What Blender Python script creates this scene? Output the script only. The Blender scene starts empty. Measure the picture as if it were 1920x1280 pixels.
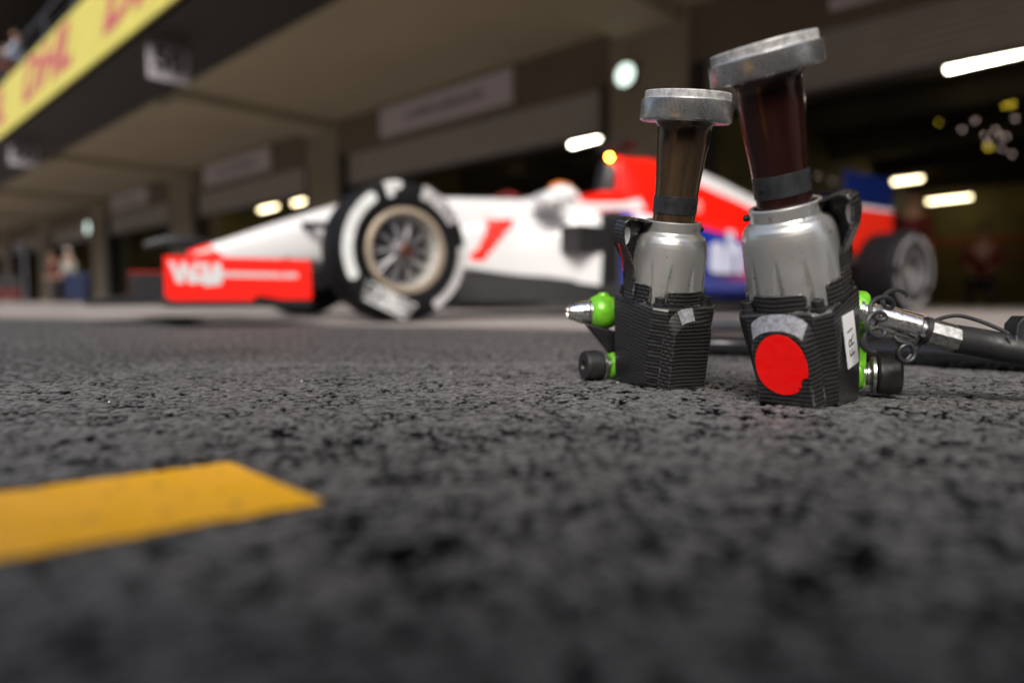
import bpy, bmesh, math, random
import numpy as np
from mathutils import Vector, Matrix, Euler
random.seed(7)
PI = math.pi
R = math.radians
sc = bpy.context.scene
# ------------------------------------------------------------------ camera
H = 0.108
PITCH = math.atan(78/1280)
cd = bpy.data.cameras.new('camera')
cam = bpy.data.objects.new('camera', cd)
sc.collection.objects.link(cam)
cam.location = (0, 0, H)
cam.rotation_euler = (PI/2 - PITCH, 0, 0)
cd.sensor_width = 36; cd.lens = 24
cd.clip_start = 0.02; cd.clip_end = 2000
cd.dof.use_dof = True
cd.dof.focus_distance = 0.775
cd.dof.aperture_fstop = 1.5
sc.camera = cam
# ------------------------------------------------------------------ light
SUN_EL, SUN_ROT = R(42), R(188)
w = bpy.data.worlds.new('World'); sc.world = w; w.use_nodes = True
nt = w.node_tree; bg = nt.nodes['Background']
sky = nt.nodes.new('ShaderNodeTexSky'); sky.sky_type = 'NISHITA'; sky.sun_disc = False
sky.sun_elevation = SUN_EL; sky.sun_rotation = SUN_ROT
sky.air_density = 1.0; sky.dust_density = 4.0; sky.ozone_density = 1.0
nt.links.new(sky.outputs[0], bg.inputs[0]); bg.inputs[1].default_value = 0.11
sd = bpy.data.lights.new('sun', 'SUN'); sd.energy = 2.3; sd.angle = R(25); sd.color = (1, .96, .9)
so = bpy.data.objects.new('sun', sd); sc.collection.objects.link(so)
_d = Vector((math.sin(SUN_ROT)*math.cos(SUN_EL), math.cos(SUN_ROT)*math.cos(SUN_EL), math.sin(SUN_EL)))
so.rotation_euler = _d.to_track_quat('Z', 'Y').to_euler()
sc.view_settings.view_transform = 'Standard'; sc.view_settings.look = 'None'
sc.view_settings.exposure = 0.55; sc.view_settings.gamma = 1.0
sc.render.engine = 'CYCLES'

# ------------------------------------------------------------------ places
def ray(x, y):
    a = (x-960)/1280; c = (640-y)/1280
    return Vector((a, math.cos(PITCH)+c*math.sin(PITCH), -math.sin(PITCH)+c*math.cos(PITCH)))
def at(x, y, Y):
    d = ray(x, y); return Vector((0, 0, H)) + d*(Y/d.y)
def ground(x, y, z=0.0):
    d = ray(x, y); return Vector((0, 0, H)) + d*((z-H)/d.z)

# ------------------------------------------------------------------ helpers
def tag(o, label=None, cat=None, group=None, kind=None):
    if label: o['label'] = label
    if cat: o['category'] = cat
    if group: o['group'] = group
    if kind: o['kind'] = kind
    return o
def empty(name, loc=(0, 0, 0), rz=0, **k):
    o = bpy.data.objects.new(name, None); sc.collection.objects.link(o)
    o.empty_display_size = .05
    o.location = loc; o.rotation_euler = (0, 0, rz)
    return tag(o, **k)
def copy_tree(o, parent=None):
    c = o.copy(); sc.collection.objects.link(c); c.parent = parent
    for ch in list(o.children): copy_tree(ch, c)
    return c
class MB:
    def __init__(s): s.bm = bmesh.new(); s.mi = 0
    def _f(s, vs):
        try:
            f = s.bm.faces.new(vs); f.material_index = s.mi; return f
        except ValueError: return None
    def box(s, x0, x1, y0, y1, z0, z1, M=None):
        v = [s.bm.verts.new(((M @ Vector(p)) if M else p)) for p in
             [(x0,y0,z0),(x1,y0,z0),(x1,y1,z0),(x0,y1,z0),(x0,y0,z1),(x1,y0,z1),(x1,y1,z1),(x0,y1,z1)]]
        for q in [(3,2,1,0),(4,5,6,7),(0,1,5,4),(1,2,6,5),(2,3,7,6),(3,0,4,7)]: s._f([v[i] for i in q])
        return s
    def rings(s, rs, closed=True, cap0=True, cap1=True):
        n = len(rs[0]); V = [[s.bm.verts.new(p) for p in r] for r in rs]
        for a, b in zip(V[:-1], V[1:]):
            for i in range(n if closed else n-1):
                j = (i+1) % n; s._f([a[i], a[j], b[j], b[i]])
        if cap0: s._f(list(reversed(V[0])))
        if cap1: s._f(V[-1])
        return s
    def tube(s, pts, r, n=12, caps=True):
        pts = [Vector(p) for p in pts]; rs = []
        T = [(pts[min(i+1, len(pts)-1)]-pts[max(i-1, 0)]).normalized() for i in range(len(pts))]
        up = Vector((0, 0, 1)) if abs(T[0].z) < .9 else Vector((1, 0, 0))
        U = T[0].cross(up).normalized()
        for i, p in enumerate(pts):
            U = (U - T[i]*U.dot(T[i])).normalized(); W = T[i].cross(U)
            ri = r[i] if isinstance(r, (list, tuple)) else r
            rs.append([p + (U*math.cos(2*PI*k/n) + W*math.sin(2*PI*k/n))*ri for k in range(n)])
        return s.rings(rs, True, caps, caps)
    def lathe(s, prof, n=48, M=None, caps=True):
        """prof: (r, h) along local z, M places it"""
        rs = []
        for r, h in prof:
            ring = [Vector((r*math.cos(2*PI*k/n), r*math.sin(2*PI*k/n), h)) for k in range(n)]
            rs.append([M @ p for p in ring] if M else ring)
        return s.rings(rs, True, caps, caps)
    def prism(s, poly, a, b, fn):
        """poly of (u,v) extruded a..b; fn(u,v,w)->point"""
        A = [s.bm.verts.new(fn(u, v, a)) for u, v in poly]; B = [s.bm.verts.new(fn(u, v, b)) for u, v in poly]
        n = len(poly)
        for i in range(n): s._f([A[i], A[(i+1) % n], B[(i+1) % n], B[i]])
        s._f(list(reversed(A))); s._f(B); return s
    def sphere(s, c, r, sx=1, sy=1, sz=1, n=20, m=12):
        rs = []
        for i in range(m+1):
            t = PI*(i+.02)/(m+.04) - PI/2
            rs.append([Vector((c[0]+r*sx*math.cos(t)*math.cos(2*PI*k/n), c[1]+r*sy*math.cos(t)*math.sin(2*PI*k/n), c[2]+r*sz*math.sin(t))) for k in range(n)])
        return s.rings(rs)
    def add(s, src, M=None):
        """append another mesh datablock's polys"""
        vs = [s.bm.verts.new((M @ v.co) if M else v.co) for v in src.vertices]
        for p in src.polygons: s._f([vs[i] for i in p.vertices])
        return s
    def build(s, name, mats, parent=None, smooth=False, bevel=0, seg=2, ang=35, M=None, tri=False):
        bm = s.bm
        if M: bmesh.ops.transform(bm, matrix=M, verts=bm.verts)
        bmesh.ops.recalc_face_normals(bm, faces=bm.faces)
        me = bpy.data.meshes.new(name)
        if smooth:
            for f in bm.faces: f.smooth = True
            for e in bm.edges:
                if len(e.link_faces) == 2 and e.calc_face_angle(0) > R(ang): e.smooth = False
        bm.to_mesh(me); bm.free()
        for m in (mats if isinstance(mats, (list, tuple)) else [mats]): me.materials.append(m)
        o = bpy.data.objects.new(name, me); sc.collection.objects.link(o)
        if parent is not None: o.parent = parent
        if bevel:
            b = o.modifiers.new('bevel', 'BEVEL'); b.width = bevel; b.segments = seg; b.limit_method = 'ANGLE'; b.angle_limit = R(ang)
            if not smooth:
                for p in me.polygons: p.use_smooth = True
                b.harden_normals = True
        return o
_tx = {}
def text_mesh(txt, size=1.0, shear=0.0, bold=0.0, extrude=0.0):
    key = (txt, size, shear, bold, extrude)
    if key in _tx: return _tx[key]
    c = bpy.data.curves.new('t', 'FONT'); c.body = txt; c.size = size; c.shear = shear; c.offset = bold; c.extrude = extrude
    c.align_x = 'CENTER'; c.align_y = 'CENTER'; c.resolution_u = 3
    o = bpy.data.objects.new('t', c); sc.collection.objects.link(o)
    bpy.context.view_layer.update()
    me = bpy.data.meshes.new_from_object(o.evaluated_get(bpy.context.evaluated_depsgraph_get()))
    bpy.data.objects.remove(o); bpy.data.curves.remove(c)
    _tx[key] = me; return me

# ------------------------------------------------------------------ materials
def mat(name, col=(.5, .5, .5), rough=.5, metal=0, spec=.5, coat=0, emit=None, es=0, var=0, vs=8, bump=0, bs=60, rv=0):
    m = bpy.data.materials.new(name); m.use_nodes = True
    N = m.node_tree.nodes; L = m.node_tree.links; b = N['Principled BSDF']
    b.inputs['Base Color'].default_value = (*col, 1); b.inputs['Roughness'].default_value = rough
    b.inputs['Metallic'].default_value = metal; b.inputs['Specular IOR Level'].default_value = spec
    b.inputs['Coat Weight'].default_value = coat; b.inputs['Coat Roughness'].default_value = .08
    if emit: b.inputs['Emission Color'].default_value = (*emit, 1); b.inputs['Emission Strength'].default_value = es
    tc = N.new('ShaderNodeTexCoord')
    def noise(scale, det=4):
        n = N.new('ShaderNodeTexNoise'); n.inputs['Scale'].default_value = scale; n.inputs['Detail'].default_value = det
        L.new(tc.outputs['Object'], n.inputs['Vector']); return n
    if var:
        n = noise(vs); r = N.new('ShaderNodeMapRange'); L.new(n.outputs['Fac'], r.inputs[0])
        r.inputs[1].default_value = .3; r.inputs[2].default_value = .7
        r.inputs[3].default_value = 1-var; r.inputs[4].default_value = 1+var
        mx = N.new('ShaderNodeVectorMath'); mx.operation = 'SCALE'; mx.inputs[0].default_value = col
        L.new(r.outputs[0], mx.inputs['Scale']); L.new(mx.outputs[0], b.inputs['Base Color'])
    if rv:
        n = noise(vs*2.3); r = N.new('ShaderNodeMapRange'); L.new(n.outputs['Fac'], r.inputs[0])
        r.inputs[1].default_value = .3; r.inputs[2].default_value = .7
        r.inputs[3].default_value = max(rough-rv, .02); r.inputs[4].default_value = rough+rv
        L.new(r.outputs[0], b.inputs['Roughness'])
    if bump:
        n = noise(bs); bp = N.new('ShaderNodeBump'); bp.inputs['Strength'].default_value = bump; bp.inputs['Distance'].default_value = .2/bs
        L.new(n.outputs['Fac'], bp.inputs['Height']); L.new(bp.outputs[0], b.inputs['Normal'])
    return m
class NG:
    """small node-graph writer"""
    def __init__(s, m): s.m = m; s.N = m.node_tree.nodes; s.L = m.node_tree.links; s.b = s.N['Principled BSDF']; s.tc = s.N.new('ShaderNodeTexCoord')
    def val(s, sock, v):
        if hasattr(v, 'is_output'): s.L.new(v, sock)
        else: sock.default_value = v
    def math(s, op, a, b=0.0, c=None, clamp=False):
        n = s.N.new('ShaderNodeMath'); n.operation = op; n.use_clamp = clamp
        s.val(n.inputs[0], a); s.val(n.inputs[1], b)
        if c is not None: s.val(n.inputs[2], c)
        return n.outputs[0]
    def xyz(s, coord='Object'):
        n = s.N.new('ShaderNodeSeparateXYZ'); s.L.new(s.tc.outputs[coord], n.inputs[0]); return n.outputs
    def noise(s, scale, det=3, rough=.5, vec=None):
        n = s.N.new('ShaderNodeTexNoise'); n.inputs['Scale'].default_value = scale; n.inputs['Detail'].default_value = det; n.inputs['Roughness'].default_value = rough
        s.L.new(vec or s.tc.outputs['Object'], n.inputs['Vector']); return n.outputs['Fac']
    def rng(s, v, a, b, c=0.0, d=1.0):
        n = s.N.new('ShaderNodeMapRange'); s.val(n.inputs[0], v)
        for i, q in zip((1, 2, 3, 4), (a, b, c, d)): n.inputs[i].default_value = q
        return n.outputs[0]
    def mix(s, f, a, b):
        n = s.N.new('ShaderNodeMix'); n.data_type = 'RGBA'
        s.val(n.inputs[0], f)
        for k, v in ((6, a), (7, b)):
            if hasattr(v, 'is_output'): s.L.new(v, n.inputs[k])
            else: n.inputs[k].default_value = (*v, 1)
        return n.outputs[2]
    def col(s, c): s.L.new(c, s.b.inputs['Base Color'])
    def rough(s, c): s.L.new(c, s.b.inputs['Roughness'])
    def bump(s, h, st, dist):
        n = s.N.new('ShaderNodeBump'); n.inputs['Strength'].default_value = st; n.inputs['Distance'].default_value = dist
        s.L.new(h, n.inputs['Height']); s.L.new(n.outputs[0], s.b.inputs['Normal'])

def carbon_mat():
    m = mat('carbon_fibre', (.02, .02, .022), .3, 0, .5, coat=.25); g = NG(m)
    x, y, z = g.xyz()
    h = g.math('ADD', x, g.math('MULTIPLY', y, .93))
    wob = g.math('MULTIPLY', g.math('SUBTRACT', g.noise(18), .5), .006)
    zz = g.math('ADD', z, wob)
    s1 = g.math('SINE', g.math('MULTIPLY', zz, 2*PI/.0046))
    row = g.math('FLOOR', g.math('DIVIDE', zz, .0023))
    s2 = g.math('SINE', g.math('ADD', g.math('MULTIPLY', h, 2*PI/.0034), g.math('MULTIPLY', row, 1.7)))
    a = g.rng(s1, -.35, .6); b_ = g.rng(s2, -.6, .6)
    k = g.math('MULTIPLY', a, g.math('ADD', g.math('MULTIPLY', b_, .65), .35))
    scuff = g.rng(g.noise(230, 5, .75), .66, .74)
    patch = g.rng(g.noise(26, 2), .55, .68)
    wear = g.math('MULTIPLY', scuff, patch)
    c = g.mix(k, (.004, .004, .005), (.048, .046, .044))
    g.col(g.mix(g.math('MULTIPLY', wear, .75), c, (.35, .35, .37)))
    bv = g.N.new('ShaderNodeBevel'); bv.samples = 4; bv.inputs['Radius'].default_value = .0022
    ge = g.N.new('ShaderNodeNewGeometry'); dt = g.N.new('ShaderNodeVectorMath'); dt.operation = 'DOT_PRODUCT'
    g.L.new(bv.outputs[0], dt.inputs[0]); g.L.new(ge.outputs['Normal'], dt.inputs[1])
    edge = g.rng(dt.outputs['Value'], .995, .93)
    ew = g.math('MULTIPLY', edge, g.rng(g.noise(160, 5, .8), .50, .60))
    ew = g.math('MULTIPLY', ew, g.rng(g.noise(30, 2), .40, .58))
    c2 = g.mix(g.math('MULTIPLY', wear, .75), c, (.35, .35, .37))
    g.col(g.mix(g.math('MULTIPLY', ew, .8), c2, (.40, .40, .41)))
    g.rough(g.math('ADD', g.rng(k, 0, 1, .42, .27), g.math('MULTIPLY', wear, .3)))
    g.bump(s1, .12, .0003)
    return m
M = {}
M['carbon'] = carbon_mat()
M['carbon_plain'] = mat('gloss_carbon', (.012, .012, .013), .28, 0, .5, var=.3, vs=90, rv=.12)
def case_mat():
    m = mat('cast_aluminium', (.60, .60, .585), .36, .78); g = NG(m)
    x, y, z = g.xyz()
    d = g.math('MULTIPLY', g.rng(g.noise(60, 5, .7), .45, .7), g.rng(z, .14, .122))
    d2 = g.rng(g.noise(34, 6, .8), .64, .70)
    d3 = g.rng(g.noise(150, 2), .73, .76)
    c = g.mix(g.math('MULTIPLY', d, .75, clamp=True), (.62, .62, .60), (.14, .12, .10))
    c = g.mix(g.math('MULTIPLY', d2, .35), c, (.33, .32, .29))
    c = g.mix(g.math('MULTIPLY', d3, .8), c, (.08, .07, .06))
    g.col(c); g.rough(g.rng(g.noise(22, 4), .3, .7, .24, .42)); g.bump(g.noise(420, 3), .12, .0004)
    return m
M['case'] = case_mat()
def socket_mat():
    m = mat('worn_machined_steel', (.5, .5, .5), .3, .95); g = NG(m)
    n = g.noise(140, 6, .75); n2 = g.noise(38, 5, .7)
    pit = g.rng(n, .60, .66); st = g.rng(n2, .38, .68)
    c = g.mix(st, (.70, .70, .69), (.28, .28, .29)); c = g.mix(g.math('MULTIPLY', pit, .8), c, (.09, .085, .08))
    x, y, z = g.xyz()
    sc1 = g.N.new('ShaderNodeTexWave'); sc1.inputs['Scale'].default_value = 9; sc1.inputs['Distortion'].default_value = 24; sc1.inputs['Detail'].default_value = 4; sc1.inputs['Detail Scale'].default_value = 3
    g.L.new(g.tc.outputs['Object'], sc1.inputs[0])
    scr = g.math('MULTIPLY', g.rng(sc1.outputs['Fac'], .985, 1.0), .7)
    c = g.mix(scr, c, (.85, .85, .85))
    lip = g.rng(z, .3487, .3492)
    c = g.mix(g.math('MULTIPLY', lip, .75), c, g.mix(g.rng(n, .45, .6), (.46, .48, .48), (.20, .18, .17)))
    g.L.new(g.rng(lip, 0, 1, .9, .2), g.b.inputs['Metallic'])
    g.col(c); g.rough(g.math('ADD', g.rng(n2, .35, .65, .20, .40), g.math('MULTIPLY', lip, .2))); g.bump(g.math('SUBTRACT', g.noise(300, 4), g.math('MULTIPLY', pit, .9)), .25, .0006)
    return m
M['socket'] = socket_mat()
def spindle(name, c1, c2):
    m = mat(name, c1, .2, .6, .5, coat=.2); g = NG(m)
    x, y, z = g.xyz()
    ring = g.math('SINE', g.math('MULTIPLY', z, 900))
    band = g.rng(z, .316, .3165)
    vm = g.N.new('ShaderNodeVectorMath'); vm.operation = 'MULTIPLY'; vm.inputs[1].default_value = (1, 1, .04); g.L.new(g.tc.outputs['Object'], vm.inputs[0])
    strk = g.noise(150, 3, .6, vm.outputs[0])
    c = g.mix(g.rng(strk, .3, .7), c1, c2)
    c = g.mix(g.math('MULTIPLY', band, .5), c, (.11, .085, .07))
    g.col(c); g.rough(g.rng(g.noise(60, 4), .3, .7, .13, .26)); g.bump(g.math('ADD', g.math('MULTIPLY', ring, .3), g.noise(200, 2)), .05, .0003)
    return m
M['spindle_brown'] = spindle('bronze_anodised', (.075, .046, .027), (.14, .09, .055))
M['spindle_maroon'] = spindle('maroon_anodised', (.030, .010, .009), (.060, .020, .017))
M['band'] = mat('black_heat_shrink', (.022, .023, .026), .42, 0, .5, var=.35, vs=120, rv=.15)
M['black'] = mat('black_rubber', (.014, .014, .015), .5, 0, .45, var=.4, vs=70, rv=.15, bump=.15, bs=400)
M['blackgloss'] = mat('black_gloss_plastic', (.01, .01, .011), .22, 0, .5, var=.3, vs=40)
M['cable'] = mat('black_cable', (.022, .022, .024), .4, 0, .5)
M['green'] = mat('lime_green_anodised', (.15, .48, .02), .38, .15, .5, coat=.2, var=.22, vs=120, rv=.1)
M['chrome'] = mat('bright_steel', (.80, .79, .77), .22, 1, .5, var=.05, vs=120, rv=.08)
M['hexsteel'] = mat('worn_steel', (.42, .42, .40), .36, 1, .5, var=.3, vs=220, rv=.12, bump=.2, bs=600)
M['reddot'] = mat('red_vinyl', (.97, .004, .003), .42, 0, .45, var=.04, vs=60, rv=.15)
M['label'] = mat('white_label', (.78, .78, .8), .5)
M['ink'] = mat('dark_ink', (.015, .012, .015), .6)
M['engrave'] = mat('engraved_number', (.12, .12, .12), .6, .4)
M['sheen_tape'] = mat('grey_sheen_tape', (.30, .30, .33), .3, .35, .5, var=.35, vs=160, rv=.1)  # painted bevel reflection on one gun, real grey patch on the other
M['white'] = mat('white_car_paint', (.66, .66, .67), .22, 0, .5, coat=.4)
M['red'] = mat('fluorescent_red_paint', (.95, .012, .004), .3, 0, .4, coat=.2)
M['blue'] = mat('blue_car_paint', (.003, .015, .12), .25, 0, .5, coat=.4)
M['carblack'] = mat('matt_carbon', (.012, .012, .013), .45, 0, .5, var=.3, vs=4)
M['tyre'] = mat('tyre_rubber', (.007, .007, .008), .65, 0, .14, var=.35, vs=14, rv=.1)
M['tyremark'] = mat('tyre_white_print', (.68, .70, .70), .6, 0, .4, var=.12, vs=12)
M['tyremark_dark'] = mat('tyre_dark_grey_print', (.19, .185, .19), .6, var=.2, vs=12)  # darker grey print for the rear rings and front name block
M['tyremark_grey'] = mat('tyre_grey_print', (.46, .45, .46), .6, 0, .4, var=.15, vs=12)
M['rim_gold'] = mat('gold_magnesium_rim', (.50, .41, .31), .35, .5, .5, var=.15, vs=20)
M['rim_light'] = mat('pale_inner_rim', (.78, .76, .72), .25, .5)
M['rim_dark'] = mat('grey_magnesium', (.20, .20, .21), .35, .6, var=.3, vs=20)
M['rust'] = mat('brown_wheel_nut', (.10, .035, .025), .4, .5)
M['skin'] = mat('skin', (.42, .22, .15), .55)
M['hair'] = mat('dark_hair', (.02, .014, .01), .6)
M['helmet'] = mat('white_helmet', (.85, .85, .85), .15, coat=.5)
M['orange'] = mat('orange_paint', (.8, .22, .02), .35)
M['wall'] = mat('beige_render', (.23, .192, .135), .8, var=.1, vs=1.2, bump=.1, bs=40)
M['wall_shaded'] = mat('beige_render_shaded', (.13, .102, .068), .7, var=.12, vs=1)  # darker copy of the wall colour, with shade painted in
M['ceiling'] = mat('tan_soffit_panel', (.335, .285, .19), .75, var=.05, vs=.8)
M['soffit'] = mat('black_metal_soffit', (.018, .015, .011), .6)
M['frame'] = mat('black_steel_frame', (.018, .016, .015), .5)
M['shutter'] = mat('grey_shutter_slats', (.31, .28, .245), .6, 0, .4, var=.06, vs=3)
M['sign'] = mat('pale_sign_panel', (.52, .46, .48), .5)
M['signink'] = mat('dark_sign_print', (.06, .06, .06), .5)
M['signlogo'] = mat('maroon_sign_emblem', (.05, .015, .02), .5)
M['banner'] = mat('yellow_banner', (.62, .56, .12), .55, var=.06, vs=2)
M['bannerred'] = mat('faded_red_print', (.50, .10, .12), .55)
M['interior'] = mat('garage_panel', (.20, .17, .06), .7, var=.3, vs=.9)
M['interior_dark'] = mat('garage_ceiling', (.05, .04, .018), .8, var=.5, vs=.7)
M['stripe'] = mat('orange_stripe', (.40, .10, .03), .6)
M['tubelight'] = mat('lit_tube', (1, 1, 1), .5, emit=(1, .93, .72), es=16)
M['tubelight_warm'] = mat('lit_warm_tube', (1, 1, 1), .5, emit=(1, .80, .46), es=7)
M['lamp_amber'] = mat('lit_amber_lens', (1, .5, .05), .4, emit=(1, .42, .03), es=60)
M['glow_yellow'] = mat('glowing_yellow_dot', (1, .8, .1), .4, emit=(1, .75, .04), es=4)
M['glow_pink'] = mat('glowing_pale_dot', (1, .9, .85), .4, emit=(1, .74, .66), es=2.6)
M['lamp_round'] = mat('lit_white_disc', (.8, .85, .8), .4, emit=(.80, 1, .88), es=1.25)
M['concrete'] = mat('pale_concrete', (.27, .24, .228), .7, var=.22, vs=2.2, bump=.3, bs=60, rv=.15)
M['grey'] = mat('grey_steel', (.10, .10, .12), .45, .5)

# ------------------------------------------------------------------ ground
def axis(fine0, fine1, step, lo, hi, g=1.12, mx=40):
    mid = list(np.arange(fine0, fine1, step)); a = []; s = step; x = fine0
    while x > lo: s = min(s*g, mx); x -= s; a.append(x)
    b = []; s = step; x = mid[-1]
    while x < hi: s = min(s*g, mx); x += s; b.append(x)
    return np.array(a[::-1] + mid + b)
rs = np.random.RandomState(3)
TAB = rs.rand(3, 256, 256)
def vnoise(x, y, s, k=0):
    x = x/s; y = y/s; xi = np.floor(x).astype(int); yi = np.floor(y).astype(int); fx = x-xi; fy = y-yi
    fx = fx*fx*(3-2*fx); fy = fy*fy*(3-2*fy); T = TAB[k]
    g = lambda a, b: T[a & 255, b & 255]
    return (g(xi, yi)*(1-fx)+g(xi+1, yi)*fx)*(1-fy) + (g(xi, yi+1)*(1-fx)+g(xi+1, yi+1)*fx)*fy
def worley(x, y, s):
    xi = np.floor(x/s).astype(int); yi = np.floor(y/s).astype(int)
    f1 = np.full(x.shape, 9.); f2 = np.full(x.shape, 9.); idv = np.zeros(x.shape)
    for dx in (-1, 0, 1):
        for dy in (-1, 0, 1):
            a = xi+dx; b = yi+dy
            px = (a + .1+.8*TAB[0][a & 255, b & 255])*s; py = (b + .1+.8*TAB[1][a & 255, b & 255])*s
            d = np.hypot(x-px, y-py)/s
            v = TAB[2][a & 255, b & 255]
            near = d < f1
            f2 = np.where(near, f1, np.minimum(f2, d)); f1 = np.where(near, d, f1); idv = np.where(near, v, idv)
    return f1, f2, idv
def asphalt(x, y):
    """height (m) and tone of worn pit-lane asphalt"""
    f1, f2, v = worley(x + .003*vnoise(x, y, .01), y, .0068)
    pl = np.clip((f2-f1)*4.0, 0, 1)
    n = .40*vnoise(x, y, .0056, 0) + .34*vnoise(x+.3, y, .0031, 1) + .26*vnoise(x, y+.7, .019, 2)
    lod = vnoise(x, y, .11, 1)
    pit = np.clip((.474+.10*(lod-.5)-n)*26, 0, 1)
    fine_ = vnoise(x, y, .0031, 2)
    big = vnoise(x, y, .07, 0)*.5 + vnoise(x, y, .23, 1)*.5
    h = -.0019*pit - .0004*(1-pl) + .0003*(v-.5) + .0010*(big-.5) + .00025*(fine_-.5)
    tone = (1-pit)*np.clip(.58 + .50*(v-.5) + .60*(fine_-.5) - .22*(1-pl), 0, 1)
    return h, tone
def fade(x, y):
    d = np.minimum(np.minimum(x+.66, .96-x), np.minimum(1.25-y, y-.16))
    t = np.clip((d+.004)/.10, 0, 1); return t*t*(3-2*t)
def sheet(name, xs, ys, mats, zoff=0.0, fn=None):
    X, Y = np.meshgrid(xs, ys); x = X.ravel(); y = Y.ravel()
    wx, wy = fn(x, y) if fn else (x, y)
    h, tone = asphalt(wx, wy); fd = fade(wx, wy)
    if fn: h = h*.35
    z = h*fd + zoff
    nx, ny = len(xs), len(ys)
    i = np.arange(nx*ny).reshape(ny, nx)
    q = np.stack([i[:-1, :-1], i[:-1, 1:], i[1:, 1:], i[1:, :-1]], -1).reshape(-1, 4)
    me = bpy.data.meshes.new(name)
    me.vertices.add(nx*ny); me.vertices.foreach_set('co', np.stack([wx, wy, z], -1).astype(np.float32).ravel())
    me.loops.add(q.size); me.loops.foreach_set('vertex_index', q.astype(np.int32).ravel())
    me.polygons.add(len(q)); me.polygons.foreach_set('loop_start', np.arange(0, q.size, 4, dtype=np.int32))
    me.polygons.foreach_set('use_smooth', np.ones(len(q), dtype=bool))
    me.update(calc_edges=True)
    a = me.attributes.new('tone', 'FLOAT', 'POINT'); a.data.foreach_set('value', tone.astype(np.float32))
    a = me.attributes.new('near', 'FLOAT', 'POINT'); a.data.foreach_set('value', fd.astype(np.float32))
    me.materials.append(mats)
    o = bpy.data.objects.new(name, me); sc.collection.objects.link(o); return o
def asphalt_mat():
    m = mat('worn_asphalt', (.06, .06, .06), .6, 0, .5); g = NG(m)
    at_ = g.N.new('ShaderNodeAttribute'); at_.attribute_name = 'tone'
    an = g.N.new('ShaderNodeAttribute'); an.attribute_name = 'near'
    p1 = g.noise(80, 5, .62); v1 = g.N.new('ShaderNodeTexVoronoi'); v1.inputs['Scale'].default_value = 140; g.L.new(g.tc.outputs['Object'], v1.inputs['Vector'])
    sep = g.N.new('ShaderNodeSeparateColor'); g.L.new(v1.outputs['Color'], sep.inputs[0])
    tf = g.math('MULTIPLY', g.rng(p1, .455, .50), g.math('ADD', g.math('MULTIPLY', sep.outputs[0], .45), .36))
    mt = g.N.new('ShaderNodeMix'); g.L.new(an.outputs['Fac'], mt.inputs[0]); g.L.new(tf, mt.inputs[2]); g.L.new(at_.outputs['Fac'], mt.inputs[3]); t = mt.outputs[0]
    c = g.mix(t, (.0020, .0020, .0025), (.185, .183, .184))
    far = g.noise(7, 4); far2 = g.noise(1.1, 3)
    
    fine = g.noise(900, 2)
    c = g.mix(g.math('MULTIPLY', g.rng(fine, .5, .7, 0, .5), t), c, (.26, .26, .26))
    glint = g.rng(g.noise(1500, 1), .74, .78)  # sparkle painted as pale specks on the stone tops
    c = g.mix(g.math('MULTIPLY', g.math('MULTIPLY', glint, t), .8), c, (.60, .60, .62))
    rub = g.rng(g.noise(2.6, 4, .6), .52, .66)
    c = g.mix(g.math('MULTIPLY', rub, .40), c, (.018, .018, .019))
    pat = g.rng(far2, .3, .7, .75, 1.2)
    v = g.N.new('ShaderNodeVectorMath'); v.operation = 'SCALE'; g.L.new(c, v.inputs[0]); g.L.new(pat, v.inputs['Scale'])
    g.col(v.outputs[0]); g.L.new(g.rng(t, .05, .6, .02, .55), g.b.inputs['Specular IOR Level']); g.rough(g.rng(t, 0, 1, .9, .38)); g.bump(g.noise(700, 3), .6, .0004)
    return m
M['asphalt'] = asphalt_mat()
xs = axis(-.66, .96, .0017, -400, 400); ys = axis(.16, 1.25, .0017, -300, 600, g=1.10)
tag(sheet('ground', xs, ys, M['asphalt']), kind='structure')
# yellow painted stripe
def paint_mat():
    m = mat('yellow_road_paint', (.78, .42, .02), .5, 0, .4); g = NG(m)
    n = g.noise(60, 5, .7); n2 = g.noise(14, 3)
    c = g.mix(g.rng(n2, .35, .65), (.86, .44, .006), (.88, .44, .035))
    g.col(g.mix(g.rng(n, .60, .68), c, (.22, .15, .06))); g.bump(g.noise(300, 4), .3, .0005)
    return m
M['paint'] = paint_mat()
e0 = ground(430, 868); e1 = ground(606, 944); dr = ((ground(0, 925)-e0).normalized() + (ground(0, 1058)-e1).normalized()).normalized()
def stripe_fn(x, y):  # x: along, y: across 0..1
    ax = e0.x + (e1.x-e0.x)*y + dr.x*x; ay = e0.y + (e1.y-e0.y)*y + dr.y*x
    jag = (vnoise(ax*1.0, ay*1.0, .006)-.5)*.003
    edge = np.where((y < .02) | (y > .98), 1., 0.)
    return ax + jag*edge*.5, ay + jag*edge*.5
st = sheet('road_marking', np.arange(0, 1.6, .004), np.linspace(0, 1, 44), M['paint'], .0014, stripe_fn)
tag(st, kind='structure')
# pale concrete apron in front of the garages: everything beyond the line through three seen points
g0 = ground(0, 597); g1 = ground(1060, 621); dv = (g1-g0).normalized()
mb = MB(); a = g0-dv*120; b = g1+dv*30; nn = Vector((-dv.y, dv.x, 0))
if nn.y < 0: nn = -nn
vs = [mb.bm.verts.new(p + Vector((0, 0, .004))) for p in (a, b, b+nn*90, a+nn*90)]
mb._f(vs)
tag(mb.build('apron', M['concrete']), kind='structure')

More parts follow.
